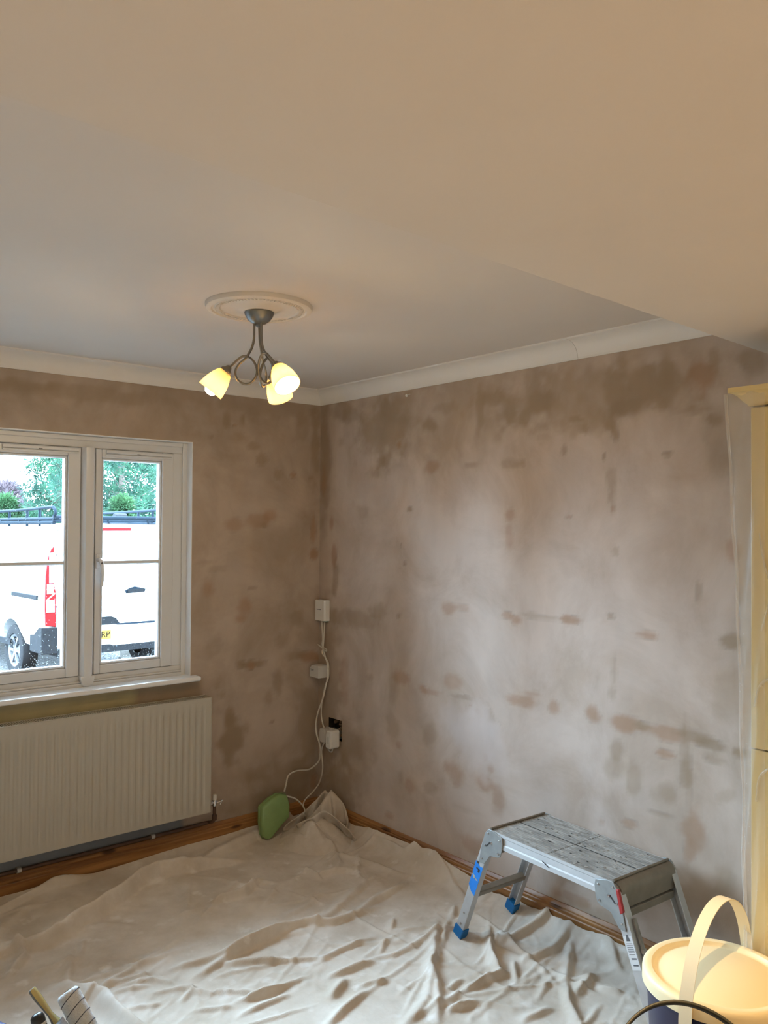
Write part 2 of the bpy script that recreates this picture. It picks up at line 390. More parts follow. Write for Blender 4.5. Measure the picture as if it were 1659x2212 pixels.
STAINS_PALE_RIGHT = [(-0.549,2.07,0.209,0.175,0.7,0.0),(-0.654,2.188,0.136,0.069,0.5,0.0),(-0.888,2.098,0.054,0.048,0.8,0.0),(-0.981,2.165,0.076,0.034,0.5,0.0),(-1.202,2.142,0.027,0.113,0.7,0.0),(-1.298,2.172,0.092,0.04,0.6,0.0),(-1.378,2.104,0.036,0.08,0.6,0.0),(-1.553,2.124,0.083,0.053,0.7,0.0),(-1.467,2.065,0.04,0.042,0.6,0.0),(-0.282,2.189,0.098,0.054,0.5,0.0),(-0.18,2.224,0.102,0.062,0.6,0.0),(-0.663,2.015,0.02,0.018,0.9,1.0),(-0.521,1.943,0.044,0.033,0.7,0.0),(-0.896,1.894,0.053,0.035,0.6,1.0),(-1.138,1.888,0.045,0.013,0.5,0.0),(-1.399,1.884,0.057,0.027,0.5,0.0),(-1.456,1.885,0.015,0.023,0.5,0.0),(-0.748,1.69,0.023,0.016,0.8,0.0),(-1.385,1.663,0.036,0.031,0.6,1.0),(-1.38,1.569,0.026,0.06,0.45,1.0),(-0.681,1.517,0.014,0.009,0.7,0.0),(-0.709,1.43,0.014,0.009,0.7,0.0),(-0.385,1.686,0.053,0.048,0.4,0.0),(-1.012,2.119,0.77,0.236,0.35,0.0),(-1.738,2.122,0.508,0.146,0.55,0.0),(-1.908,2.121,0.057,0.123,0.7,0.0),(-2.047,2.138,0.111,0.093,0.75,0.0),(-1.949,2.064,0.088,0.032,0.7,0.0),(-2.122,2.179,0.036,0.05,0.6,0.0),(-2.255,2.144,0.047,0.067,0.9,1.0),(-2.297,2.203,0.025,0.04,0.6,0.0),(-2.427,2.167,0.046,0.046,0.6,0.0),(-1.716,2.042,0.044,0.015,0.6,0.0),(-1.771,2.0,0.014,0.025,0.6,0.0),(-1.909,1.98,0.02,0.049,0.7,0.0),(-1.857,1.886,0.009,0.025,0.7,0.0),(-1.664,1.917,0.014,0.023,0.6,0.0),(-2.126,1.879,0.018,0.009,0.7,0.0),(-2.306,1.987,0.033,0.02,0.6,0.0),(-2.229,2.026,0.068,0.016,0.5,0.0),(-1.69,1.656,0.016,0.011,0.6,1.0),(-1.895,1.752,0.025,0.105,0.45,0.0),(-1.895,1.682,0.012,0.018,0.6,1.0),(-1.91,1.524,0.016,0.021,0.5,0.0),(-2.243,1.389,0.011,0.033,0.45,0.0),(-2.371,1.537,0.029,0.044,0.6,1.0),(-2.331,1.913,0.096,0.142,0.4,0.0),(-1.01,1.231,0.054,0.034,0.65,1.0),(-1.107,1.247,0.041,0.017,0.4,1.0),(-1.421,1.217,0.04,0.023,0.75,1.0),(-1.369,1.232,0.042,0.016,0.6,1.0),(-1.557,1.243,0.139,0.013,0.45,0.0),(-1.692,1.244,0.045,0.019,0.8,1.0),(-1.89,1.274,0.018,0.014,0.6,0.0),(-2.048,1.217,0.075,0.02,0.75,1.0),(-2.363,1.233,0.054,0.026,0.8,0.0),(-0.671,1.171,0.017,0.018,0.6,0.0),(-0.294,1.127,0.228,0.061,0.6,0.0),(-0.503,1.185,0.101,0.042,0.6,0.0),(-0.451,0.841,0.037,0.014,0.4,0.0),(-0.694,0.875,0.061,0.036,0.6,1.0),(-0.632,0.825,0.042,0.091,0.4,0.0),(-0.841,0.839,0.032,0.022,0.7,1.0),(-0.914,0.835,0.068,0.017,0.5,1.0),(-1.051,0.905,0.059,0.037,0.5,1.0),(-1.11,0.841,0.075,0.016,0.5,0.0),(-1.159,0.814,0.012,0.008,0.8,1.0),(-1.196,0.792,0.017,0.014,0.75,1.0),(-1.46,0.883,0.094,0.029,0.7,1.0),(-1.51,0.92,0.058,0.016,0.5,1.0),(-1.279,0.792,0.037,0.028,0.4,0.0),(-1.618,0.881,0.027,0.03,0.65,1.0),(-1.807,0.887,0.047,0.032,0.8,1.0),(-1.952,0.887,0.066,0.035,0.85,1.0),(-2.03,0.887,0.038,0.02,0.8,0.0),(-2.123,0.877,0.107,0.03,0.7,1.0),(-2.23,0.89,0.084,0.024,0.6,0.0),(-2.298,0.872,0.049,0.025,0.7,0.0),(-2.395,0.869,0.028,0.022,0.85,0.0),(-1.912,0.775,0.032,0.042,0.55,0.0),(-2.114,0.801,0.036,0.013,0.7,1.0),(-2.298,0.825,0.049,0.019,0.5,0.0),(-1.903,1.069,0.016,0.069,0.45,0.0),(-1.895,0.981,0.02,0.035,0.4,0.0),(-2.347,1.053,0.064,0.093,0.35,0.0),(-0.884,0.646,0.05,0.078,0.5,0.0),(-0.634,0.609,0.069,0.091,0.45,0.0),(-0.677,0.538,0.027,0.022,0.5,1.0),(-0.756,0.359,0.04,0.031,0.5,1.0),(-0.689,0.383,0.027,0.056,0.4,0.0),(-1.069,0.494,0.075,0.063,0.6,1.0),(-1.247,0.599,0.017,0.02,0.7,1.0),(-1.28,0.562,0.032,0.028,0.7,1.0),(-1.24,0.493,0.065,0.04,0.7,1.0),(-1.321,0.433,0.042,0.071,0.6,1.0),(-1.2,0.199,0.098,0.049,0.55,1.0),(-0.902,0.39,0.044,0.03,0.4,0.0),(-0.604,0.176,0.042,0.023,0.5,1.0),(-1.143,0.346,0.111,0.016,0.25,0.0),(-1.991,0.673,0.035,0.068,0.5,0.0),(-2.123,0.655,0.051,0.049,0.55,0.0),(-2.195,0.851,0.017,0.097,0.4,0.0),(-2.23,0.57,0.044,0.088,0.65,1.0),(-2.213,0.485,0.024,0.048,0.6,1.0),(-1.972,0.515,0.035,0.017,0.55,1.0),(-1.851,0.49,0.02,0.018,0.45,1.0),(-2.105,0.585,0.055,0.01,0.45,0.0),(-2.347,0.711,0.032,0.031,0.4,0.0),(-1.912,0.706,0.06,0.044,0.4,0.0),(-2.195,0.738,0.024,0.049,0.5,0.0),(-2.212,0.71,0.014,0.145,0.35,0.0),(-2.395,1.06,0.031,0.459,0.25,0.0),(-0.045,1.957,0.059,0.433,0.7,0.0),(-0.037,1.855,0.026,0.102,0.8,1.0),(-0.109,1.625,0.025,0.055,0.7,1.0),(-0.136,1.438,0.025,0.071,0.7,1.0),(-0.15,1.326,0.025,0.1,0.6,0.0),(-0.104,0.696,0.107,0.499,0.6,0.0),(-0.238,0.791,0.04,0.147,0.45,1.0),(-0.205,0.22,0.158,0.146,0.55,0.0),(-0.342,0.374,0.151,0.191,0.35,0.0),(-0.416,0.627,0.111,0.283,0.3,0.0),(-0.222,0.469,0.157,0.146,0.5,0.0),(-1.788,0.108,0.125,0.053,0.5,0.0),(-1.744,0.254,0.086,0.045,0.5,0.0),(-1.723,0.156,0.107,0.025,0.6,1.0),(-2.23,0.315,0.1,0.095,0.5,0.0),(-2.347,0.433,0.048,0.062,0.5,0.0),(-1.197,0.666,0.136,0.163,0.9,3.0),(-1.111,0.731,0.168,0.103,0.6,3.0),(-1.333,0.614,0.078,0.118,0.5,3.0)]  # stains, with a few paler patches at the end of the list
STAINS_BACK = [(-0.535,0.53,0.087,0.106,0.95,0.0),(-0.543,0.606,0.037,0.042,0.6,0.0),(-0.404,0.889,0.09,0.019,0.9,0.0),(-0.424,0.884,0.023,0.022,0.9,1.0),(-0.493,0.903,0.028,0.019,0.7,0.0),(-0.058,0.889,0.082,0.036,0.9,1.0),(-0.149,0.91,0.076,0.025,0.5,0.0),(-0.587,2.152,0.027,0.062,0.7,0.0),(-0.493,2.16,0.017,0.038,0.8,0.0),(-0.541,2.12,0.011,0.009,0.9,1.0),(-0.379,1.956,0.034,0.029,0.6,0.0),(-0.519,2.062,0.066,0.033,0.5,0.0),(-0.436,2.02,0.039,0.024,0.5,0.0),(-0.678,2.051,0.011,0.01,0.8,0.0),(-0.18,1.884,0.024,0.017,0.7,1.0),(-0.278,1.882,0.024,0.034,0.5,0.0),(-0.061,1.872,0.019,0.021,0.6,0.0),(-0.319,1.66,0.047,0.039,0.6,1.0),(-0.39,1.635,0.086,0.034,0.5,1.0),(-0.541,1.61,0.054,0.038,0.5,1.0),(-0.361,1.61,0.023,0.014,0.5,0.0),(-0.043,1.599,0.019,0.102,0.75,1.0),(-0.038,1.459,0.028,0.036,0.9,1.0),(-0.687,1.292,0.036,0.051,0.6,1.0),(-0.488,1.192,0.044,0.062,0.65,1.0),(-0.501,1.134,0.039,0.029,0.6,1.0),(-0.151,1.11,0.048,0.05,0.6,0.0),(-0.239,0.993,0.041,0.045,0.4,0.0),(-0.266,0.786,0.041,0.073,0.6,0.0),(-0.323,0.696,0.029,0.049,0.5,0.0),(-0.148,0.773,0.061,0.125,0.3,0.0),(-0.558,0.674,0.016,0.009,0.7,0.0),(-0.299,0.575,0.02,0.014,0.7,0.0),(-0.026,0.206,0.028,0.056,0.9,1.0),(-0.112,0.218,0.092,0.151,0.6,0.0),(-0.261,0.271,0.179,0.098,0.45,0.0),(-0.374,0.172,0.263,0.048,0.5,0.0),(-0.069,0.486,0.062,0.302,0.5,0.0),(-0.396,2.23,0.356,0.059,0.4,0.0),(-0.038,2.059,0.031,0.23,0.6,0.0),(-0.116,2.13,0.062,0.076,0.4,0.0),(-1.321,2.203,0.453,0.038,0.5,0.0),(-1.562,2.217,0.158,0.028,0.5,0.0),(-0.625,0.804,0.032,0.014,0.4,0.0),(-0.598,0.754,0.026,0.023,0.5,0.0),(-0.428,1.285,0.028,0.007,0.5,0.0),(-0.631,1.387,0.052,0.014,0.3,0.0),(-0.696,1.424,0.051,0.014,0.3,0.0),(-0.653,0.993,0.052,0.046,0.35,0.0),(-0.376,0.317,0.115,0.048,0.4,0.0),(-0.229,-0.005,0.212,0.049,0.4,0.0)]
FOLDS = [
(0.02, 0.014, [(-1.767, -0.165), (-1.683, -0.134), (-1.535, -0.08), (-1.433, -0.049), (-1.345, -0.045)]),
(0.07, 0.012, [(-1.767, -0.353), (-1.652, -0.205), (-1.467, -0.084), (-1.255, 0.017)]),
(0.045, 0.034, [(-1.702, -0.503), (-1.628, -0.517), (-1.534, -0.479), (-1.418, -0.416), (-1.239, -0.322), (-1.113, -0.224), (-1.012, -0.194), (-0.82, -0.244)]),
(0.06, 0.02, [(-0.776, -0.194), (-0.7, -0.153), (-0.413, -0.084)]),
(0.025, 0.018, [(-0.925, -0.59), (-0.81, -0.602), (-0.718, -0.548)]),
(0.03, 0.016, [(-1.811, -0.474), (-1.719, -0.458), (-1.7, -0.535), (-1.788, -0.639)]),
(0.03, 0.014, [(-1.563, -0.633), (-1.605, -0.733), (-1.642, -0.829)]),
(0.02, 0.012, [(-1.493, -0.562), (-1.552, -0.672)]),
(0.03, 0.014, [(-1.717, -0.684), (-1.654, -0.686), (-1.584, -0.676)]),
(0.02, 0.013, [(-1.55, -0.919), (-1.484, -0.932), (-1.42, -0.943)]),
(0.02, 0.012, [(-1.483, -0.96), (-1.416, -0.988), (-1.365, -1.064)]),
(0.035, 0.022, [(-1.275, -0.976), (-1.119, -1.014), (-0.904, -0.997)]),
(0.022, 0.012, [(-1.148, -1.065), (-1.008, -1.159)]),
(0.02, 0.011, [(-1.539, -0.98), (-1.45, -1.008)]),
(0.022, 0.014, [(-1.416, -1.082), (-1.33, -1.12), (-1.285, -1.19), (-1.19, -1.275)]),
(0.015, 0.012, [(-1.382, -1.162), (-1.332, -1.125)]),
(0.02, 0.012, [(-1.22, -1.302), (-1.109, -1.315)]),
(0.018, 0.01, [(-1.532, -1.101), (-1.466, -1.136)]),
(0.05, 0.035, [(-1.647, -0.852), (-1.574, -0.978), (-1.572, -1.128), (-1.549, -1.217)]),
(0.02, 0.012, [(-1.829, -0.78), (-1.786, -0.764)]),
(0.02, 0.01, [(-1.842, -0.845), (-1.778, -0.861)]),
(0.02, 0.008, [(-1.124, -0.602), (-1.033, -0.601)]),
(0.03, 0.008, [(-1.545, -0.783), (-1.467, -0.803), (-1.363, -0.829)]),
(0.02, 0.01, [(-1.379, -1.251), (-1.285, -1.304)]),
(0.02, 0.012, [(-0.726, 0.128), (-0.697, 0.039), (-0.576, 0.02)]),
(0.03, 0.006, [(-1.464, -0.467), (-1.398, -0.469), (-1.321, -0.55)]),
(0.04, 0.006, [(-1.359, -0.371), (-1.278, -0.38), (-1.188, -0.473)]),
(0.03, 0.02, [(-0.925, -0.601), (-0.822, -0.611), (-0.719, -0.541), (-0.684, -0.558)]),
(0.03, 0.024, [(-0.461, -0.56), (-0.456, -0.65), (-0.312, -0.695)]),
(0.03, 0.016, [(-0.247, -0.501), (-0.289, -0.599), (-0.355, -0.659)]),
(0.03, 0.014, [(-0.222, -0.324), (-0.234, -0.512), (-0.188, -0.682), (-0.163, -0.829)]),
(0.035, 0.026, [(-1.184, -1.04), (-1.118, -1.024), (-0.96, -0.998), (-0.767, -0.987), (-0.677, -1.051), (-0.551, -1.06)]),
(0.045, 0.016, [(-0.692, -1.001), (-0.553, -0.958), (-0.32, -0.844)]),
(0.035, 0.02, [(-0.5, -1.042), (-0.372, -1.002), (-0.241, -0.978)]),
(0.035, 0.01, [(-0.784, -0.888), (-0.656, -0.853), (-0.51, -0.802)]),
(0.022, 0.014, [(-1.126, -1.088), (-1.023, -1.157), (-0.884, -1.233)]),
(0.02, 0.014, [(-0.856, -1.248), (-0.768, -1.239), (-0.643, -1.241)]),
(0.028, 0.02, [(-0.897, -1.367), (-0.833, -1.375), (-0.755, -1.378)]),
(0.018, 0.016, [(-1.223, -1.299), (-1.146, -1.316), (-1.028, -1.309)]),
(0.02, 0.012, [(-1.255, -1.362), (-1.113, -1.363)]),
(0.028, 0.02, [(-0.043, -0.612), (-0.048, -0.771), (0.008, -0.868), (-0.036, -1.03)]),
(0.03, 0.014, [(-0.036, -1.03), (-0.101, -1.224)]),
(0.035, 0.024, [(-0.399, -1.372), (-0.496, -1.464), (-0.591, -1.544), (-0.651, -1.642), (-0.745, -1.739)]),
(0.03, 0.014, [(-0.853, -1.738), (-0.751, -1.695), (-0.631, -1.586)]),
(0.025, 0.018, [(-0.241, -1.502), (-0.334, -1.597), (-0.415, -1.704)]),
(0.02, 0.014, [(-0.394, -1.367), (-0.331, -1.391)]),
(0.025, 0.016, [(-0.32, -1.437), (-0.266, -1.534), (-0.235, -1.594)]),
(0.02, 0.012, [(-0.732, -1.775), (-0.646, -1.795)]),
(0.022, 0.014, [(-0.578, -1.73), (-0.422, -1.743)]),
(0.02, 0.014, [(-0.862, -1.481), (-0.788, -1.514)]),
(0.035, 0.02, [(-0.985, -1.475), (-0.895, -1.426)]),
(0.028, 0.014, [(-1.074, -1.584), (-0.996, -1.557), (-0.907, -1.527)]),
(0.02, 0.012, [(-0.713, -1.366), (-0.642, -1.392), (-0.55, -1.386)]),
(0.02, 0.012, [(-0.544, -1.391), (-0.394, -1.357)]),
(0.04, 0.01, [(-0.797, -0.737), (-0.661, -0.634), (-0.567, -0.618)]),
(0.02, 0.012, [(-0.199, -1.269), (-0.259, -1.319)]),
(0.02, 0.01, [(-0.666, -1.34), (-0.6, -1.294)]),
(0.02, 0.012, [(-0.522, -1.234), (-0.465, -1.188)]),
(0.02, 0.008, [(-1.209, -1.109), (-1.09, -1.148)]),
(0.04, 0.008, [(-0.927, -1.008), (-0.803, -1.039)]),
(0.03, 0.016, [(0.133, -0.554), (0.067, -0.73), (0.085, -0.906)]),
(0.04, 0.016, [(-0.012, -0.249), (0.083, -0.421), (0.143, -0.621)]),
(0.05, 0.03, [(-0.159, 0.104), (-0.209, -0.088), (-0.248, -0.36)]),
(0.03, 0.024, [(-0.233, -1.591), (-0.109, -1.603), (0.027, -1.632)]),
(0.03, 0.02, [(-0.267, -1.739), (-0.158, -1.757), (-0.046, -1.735)]),
(0.02, 0.014, [(-0.186, -1.414), (-0.222, -1.571), (-0.275, -1.751)]),
(0.025, 0.018, [(-0.302, -1.563), (-0.374, -1.634), (-0.416, -1.704)]),
(0.03, 0.018, [(-0.313, -1.937), (-0.407, -2.025), (-0.457, -2.093)]),
(0.03, 0.016, [(-0.262, -1.899), (-0.181, -1.846), (-0.095, -1.79)]),
(0.02, 0.014, [(-0.336, -1.718), (-0.413, -1.79)]),
(0.03, 0.018, [(-0.326, -1.989), (-0.208, -1.959)]),
(0.02, 0.012, [(-0.65, -1.691), (-0.575, -1.673)]),
(0.02, 0.012, [(-0.726, -1.777), (-0.642, -1.803)]),
(0.025, 0.012, [(-0.579, -1.969), (-0.477, -1.983)]),
(0.022, 0.012, [(-0.57, -1.725), (-0.434, -1.74)]),
(0.02, 0.01, [(-0.273, -1.839), (-0.282, -1.914), (-0.27, -2.004)]),
(0.03, 0.014, [(0.011, -1.82), (-0.029, -1.918), (-0.088, -1.991)]),
(0.025, 0.014, [(-0.228, -2.007), (-0.207, -2.071)])]
# ------------------------------------------------------------------ structure
def S(o): return tag(o, kind='structure')

def stain_cols(U, V, stains, seed):
    n = U.shape[0]
    rgb = np.zeros((n, 3)); al = np.zeros(n)
    wu = (fbm(U*9, V*9, seed)-.5)*.05; wv = (fbm(U*9, V*9, seed+50)-.5)*.05
    edge = fbm(U*16, V*16, seed+90, 5)
    TYPE = {0: (.275, .195, .12), 1: (.345, .20, .115), 3: (.575, .505, .475), 4: (.46, .37, .17), 5: (.115, .125, .135), 6: (.33, .25, .15)}
    def over(a, c):
        nonlocal rgb, al
        na = a + al*(1-a)
        w = np.where(na > 1e-6, a/np.maximum(na, 1e-6), 0)
        rgb = rgb*(1-w[:, None]) + np.array(c)*w[:, None]; al = na
    for (cu_, cv_, ru, rv, s, t) in stains:
        d = np.hypot((U+wu*min(1, ru*12)-cu_)/max(ru, .004), (V+wv*min(1, rv*12)-cv_)/max(rv, .004))
        d = d + (edge-.5)*1.1
        k = np.clip((1.25-d)/.75, 0, 1); k = k*k*(3-2*k)
        over(np.minimum(k*s*.84, 1), TYPE[t])
    return (lambda: np.c_[rgb, al]), over, edge

def grid_wall(us, vs, hole, fn):
    # vertices on a grid, cells inside hole removed; fn(u, v) -> xyz arrays
    U, V = np.meshgrid(us, vs, indexing='ij'); nu, nv = U.shape
    idx = np.arange(nu*nv).reshape(nu, nv)
    uc = (us[:-1]+us[1:])/2; vc = (vs[:-1]+vs[1:])/2
    keep = ~((uc[:, None] > hole[0]) & (uc[:, None] < hole[1]) & (vc[None] > hole[2]) & (vc[None] < hole[3]))
    F = np.stack([idx[:-1, :-1], idx[1:, :-1], idx[1:, 1:], idx[:-1, 1:]], -1)[keep]
    return U.ravel(), V.ravel(), F

def lin(a, b, st, ex=()):
    return np.unique(np.round(np.r_[np.linspace(a, b, int(round((b-a)/st))+1), np.array(ex)], 5))

# right wall: x = 0, with the broken-out socket hole
HOLE_R = (-.216, -.098, .462, .572)
yu = lin(-2.72, 0, .012, HOLE_R[:2]); zv = lin(0, 2.36, .012, HOLE_R[2:])
U, V, F = grid_wall(yu, zv, HOLE_R, None)
cols_of, over, edge = stain_cols(U, V, STAINS_PALE_RIGHT, 3)
# damp band below the coving and a damp strip down the corner
k = np.clip((V-2.02-.10*(edge-.5)*4)/.25, 0, 1); over(k*.34, (.34, .25, .17))
k = np.clip((.13+U+.08*(edge-.5))/.13, 0, 1); over(k*.42, (.30, .215, .14))
cols = cols_of()
wr = np_mesh('wall_right', np.c_[np.zeros_like(U), U, V], F[:, ::-1], MT['plaster_r'], col=cols)
S(wr)
b = MB()
b.bb((.06, -6.0, -.4), (.32, .32, 5.2))
for z0, z1, y0, y1 in ((0, 2.36, 0, .3), (-.4, 0, -2.72, .3), (2.36, 5.2, -2.72, .3)): b.bb((.001, y0, z0), (.06, y1, z1))
b.bb((0, -6.0, 0), (.06, -2.72, 2.5))
S(b.build('wall_right_core', MT['plainwall']))
b = MB()
y0, y1, z0, z1 = HOLE_R
b.bb((0.001, y0-.012, z0), (.055, y0, z1)); b.bb((0.001, y1, z0), (.055, y1+.012, z1))
b.bb((0.001, y0, z0-.012), (.055, y1, z0)); b.bb((0.001, y0, z1), (.055, y1, z1+.012)); b.bb((.05, y0, z0), (.056, y1, z1))
hb = b.build('broken_recess', MT['dark'], wr)
rnd = random.Random(4)
for i in range(11):
    b = MB(); y = rnd.uniform(y0+.012, y1-.012); z = rnd.uniform(z0+.015, z1-.012); s = rnd.uniform(.014, .026)
    b.box((.022+.02*rnd.random(), y, z), (.02, s, s*.7), Matrix.Rotation(rnd.uniform(-.6, .6), 3, 'X'))
    b.build('rubble', MT['rubble'], wr, bevel=.003, seg=1)

# back wall: y = 0, window opening
WX0, WX1, WZ0, WZ1 = -2.681, -.775, .866, 2.02
HOLE_B = (WX0, WX1, WZ0, WZ1)
xu = lin(-3.6, 0, .014, HOLE_B[:2]); zv = lin(0, 2.36, .014, HOLE_B[2:])
U, V, F = grid_wall(xu, zv, HOLE_B, None)
cols_of, over, edge = stain_cols(U, V, STAINS_BACK, 11)
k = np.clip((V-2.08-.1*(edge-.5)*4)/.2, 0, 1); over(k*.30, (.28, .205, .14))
# bare old wall below the sill: yellowish paint, then brown; blue-grey behind and under the radiator
kx = np.clip((-1.04-U+.10*(edge-.5))/.06, 0, 1)
kz = np.clip((.845-V)/.01, 0, 1)*np.clip((V-.74)/.02, 0, 1)
over(np.clip((-.70-U)/.03, 0, 1)*kz*.6, (.32, .235, .14)); over(kx*kz*.95, (.46, .40, .22))
kz = np.clip((.835+.01*(edge-.5)-V)/.006, 0, 1)*np.clip((V-.812-.02*(edge-.5))/.008, 0, 1)
over(np.clip((-.74-U)/.03, 0, 1)*kz*.35, (.27, .25, .19))
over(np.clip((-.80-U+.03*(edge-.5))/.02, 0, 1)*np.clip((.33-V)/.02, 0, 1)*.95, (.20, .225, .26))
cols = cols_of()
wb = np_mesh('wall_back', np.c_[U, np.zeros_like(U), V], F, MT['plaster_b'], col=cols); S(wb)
b = MB()
E2 = .32
for x0, x1, z0, z1 in ((-9, WX0, -.4, 6.6), (WX1, .06, -.4, 6.6), (WX0, WX1, -.4, WZ0), (WX0, WX1, WZ1, 6.6)):
    b.bb((x0, .12, z0), (x1, E2, z1)); b.bb((x0, .0015, z0), (x1, .12, z1))
b.bb((.06, .12, -.4), (9, E2, 6.6))  # unseen house wall, extended wide and tall to cut light on the van
S(b.build('wall_back_core', MT['render']))
# reveal linings (white)
b = MB()
b.bb((WX0, .0, WZ1-.003), (WX1, .12, WZ1)); b.bb((WX1-.003, .0, WZ0), (WX1, .12, WZ1-.003)); b.bb((WX0, .0, WZ0), (WX0+.003, .12, WZ1-.003))
S(b.build('window_reveal', MT['sill']))

b = MB(); b.bb((-3.9, -6.0, -.4), (-3.6, .0, 2.6)); S(b.build('wall_left', MT['plainwall']))
b = MB(); b.bb((-3.9, -6.3, -.4), (.32, -6.0, 2.6)); S(b.build('wall_front', MT['plainwall']))
b = MB(); b.bb((-3.6, -6.0, -.12), (.0, .0, -.002)); S(b.build('floor', MT['floor']))
ZC = 2.352
b = MB(); b.bb((-3.6, -2.60, ZC), (.06, .0, ZC+.2)); S(b.build('ceiling', MT['ceiling']))
ZK = 2.16
b = MB(); b.prism([(-3.6, -2.662), (0.0, -2.5275), (0.0, -6.0), (-3.6, -6.0)], ZK, ZC+.2, lambda u, v, t: (u, v, t))
S(b.build('ceiling_kitchen', MT['ceiling_k'], bevel=.006))
# plaster joint showing as a low ridge across the lower ceiling
P = []; Fq = []
for i, y in enumerate(np.linspace(-5.2, -2.7, 40)):
    for j, t in enumerate(np.linspace(-1, 1, 9)):
        P.append((-1.46+.07*t+.01*math.sin(i*.6), y, ZK+.0005-.003*(1-t*t)**2))
for i in range(39):
    for j in range(8): Fq.append((i*9+j, i*9+j+1, (i+1)*9+j+1, (i+1)*9+j))
o = np_mesh('plaster_joint', P, Fq, MT['ceiling_k']); o.parent = bpy.data.objects['ceiling_kitchen']

# coving: concave quarter profile
def cov_profile():
    D, R_ = .076, .072
    pts = [(0, ZC), (0, ZC-D), (.006, ZC-D), (.006, ZC-D+.006)]
    for i in range(11):
        a = PI/2*i/10
        pts.append((.008+.066*(1-math.cos(a)), ZC-.008-.062*(1-math.sin(a))))
    pts += [(.078, ZC-.006), (.078, ZC)]
    return pts
prof = cov_profile()
b = MB(); b.prism(prof, -3.6, 0, lambda u, v, t: (t - (0 if t < -1 else u), -u, v)); S(b.build('trim_1', MT['coving'], smooth=True, ang=25))
t2 = empty('trim_2'); S(t2)
for y0, y1 in ((-2.60, -1.739), (-1.7375, 0)):
    b = MB(); b.prism(prof, y0, y1, lambda u, v, t: (-u, t - (u if t > -.01 else 0), v)); b.build('coving_length', MT['coving'], t2, smooth=True, ang=25)

# pine skirting with moulded top
sk = [(0, 0), (.019, 0), (.019, .082), (.016, .086), (.0175, .092), (.0165, .098), (.0125, .102), (.013, .107), (.0105, .112), (.006, .117), (.004, .12), (0, .12)]
b = MB(); b.prism(sk, -3.6, 0, lambda u, v, t: (t - (0 if t < -1 else u), -u, v)); S(b.build('baseboard_back', MT['pine_x'], smooth=True, ang=25))
b = MB(); b.prism(sk, -2.62, 0, lambda u, v, t: (-u, t - (u if t > -.01 else 0), v)); S(b.build('baseboard_right', MT['pine_y'], smooth=True, ang=25))

# ------------------------------------------------------------------ window
win = empty('window_1', ((WX0+WX1)/2, .065, WZ0)); S(win)
def wp(mb, name, m, parent=win, **k):
    o = mb.build(name, m, **k); o.parent = parent
    if parent is win: o.matrix_parent_inverse = Matrix.Translation(-Vector(win.location))
    return o
FY0, FY1 = .065, .125
FW = .072
nL = 4  # last sash is out of view, added so more daylight comes in
mull = .066
sw = ((WX1-FW) - (WX0+FW) - (nL-1)*mull)/nL
b = MB()
b.bb((WX0, FY0, WZ1-.056), (WX1, FY1, WZ1)); b.bb((WX0, FY0, WZ0), (WX1, FY1, WZ0+.05))
b.bb((WX1-FW, FY0+.0004, WZ0+.05), (WX1, FY1, WZ1-.056)); b.bb((WX0, FY0, WZ0+.05), (WX0+FW, FY1, WZ1-.056))
# inner beads on the frame
b.bb((WX1-.026, FY0-.012, WZ0), (WX1-.002, FY0, WZ1-.003)); b.bb((WX0+.002, FY0-.012, WZ0), (WX0+.026, FY0, WZ1-.003)); b.bb((WX0+.026, FY0-.012, WZ1-.024), (WX1-.026, FY0, WZ1-.003))
b.bb((WX0+.026, FY0-.022, WZ0), (WX1-.026, FY0, WZ0+.018)); b.bb((WX0+.026, FY0-.012, WZ0+.018), (WX1-.026, FY0, WZ0+.028))
wp(b, 'outer_frame', MT['upvc'], bevel=.003)
xs = []
for i in range(nL):
    x1 = WX1-FW-i*(sw+mull); xs.append((x1-sw, x1))
for i in range(nL-1):
    x0 = xs[i][0]
    b = MB()
    # half-round moulded mullion with shouldered foot
    pr_ = [(-mull/2, 0), (-mull/2+.006, -.016), (-.018, -.030), (0, -.034), (.018, -.030), (mull/2-.006, -.016), (mull/2, 0), (mull/2, .06), (-mull/2, .06)]
    xc = x0-mull/2
    b.prism(pr_, WZ0+.045, WZ1-.056, lambda u, v, t: (xc+u, FY0+v, t))
    wp(b, 'mullion', MT['upvc'], smooth=True, ang=30)
    b = MB()
    foot = [(-.033, .052), (.033, .052), (.033, .035), (.024, .012), (.008, .002), (-.008, .002), (-.024, .012), (-.033, .035)]
    b.prism(foot, FY0-.032, FY0, lambda u, v, t: (xc+u, t, WZ0+v))
    wp(b, 'mullion_foot', MT['upvc'], bevel=.006)
SZ0, SZ1 = WZ0+.052, WZ1-.058
ST = .058
drops = random.Random(9)
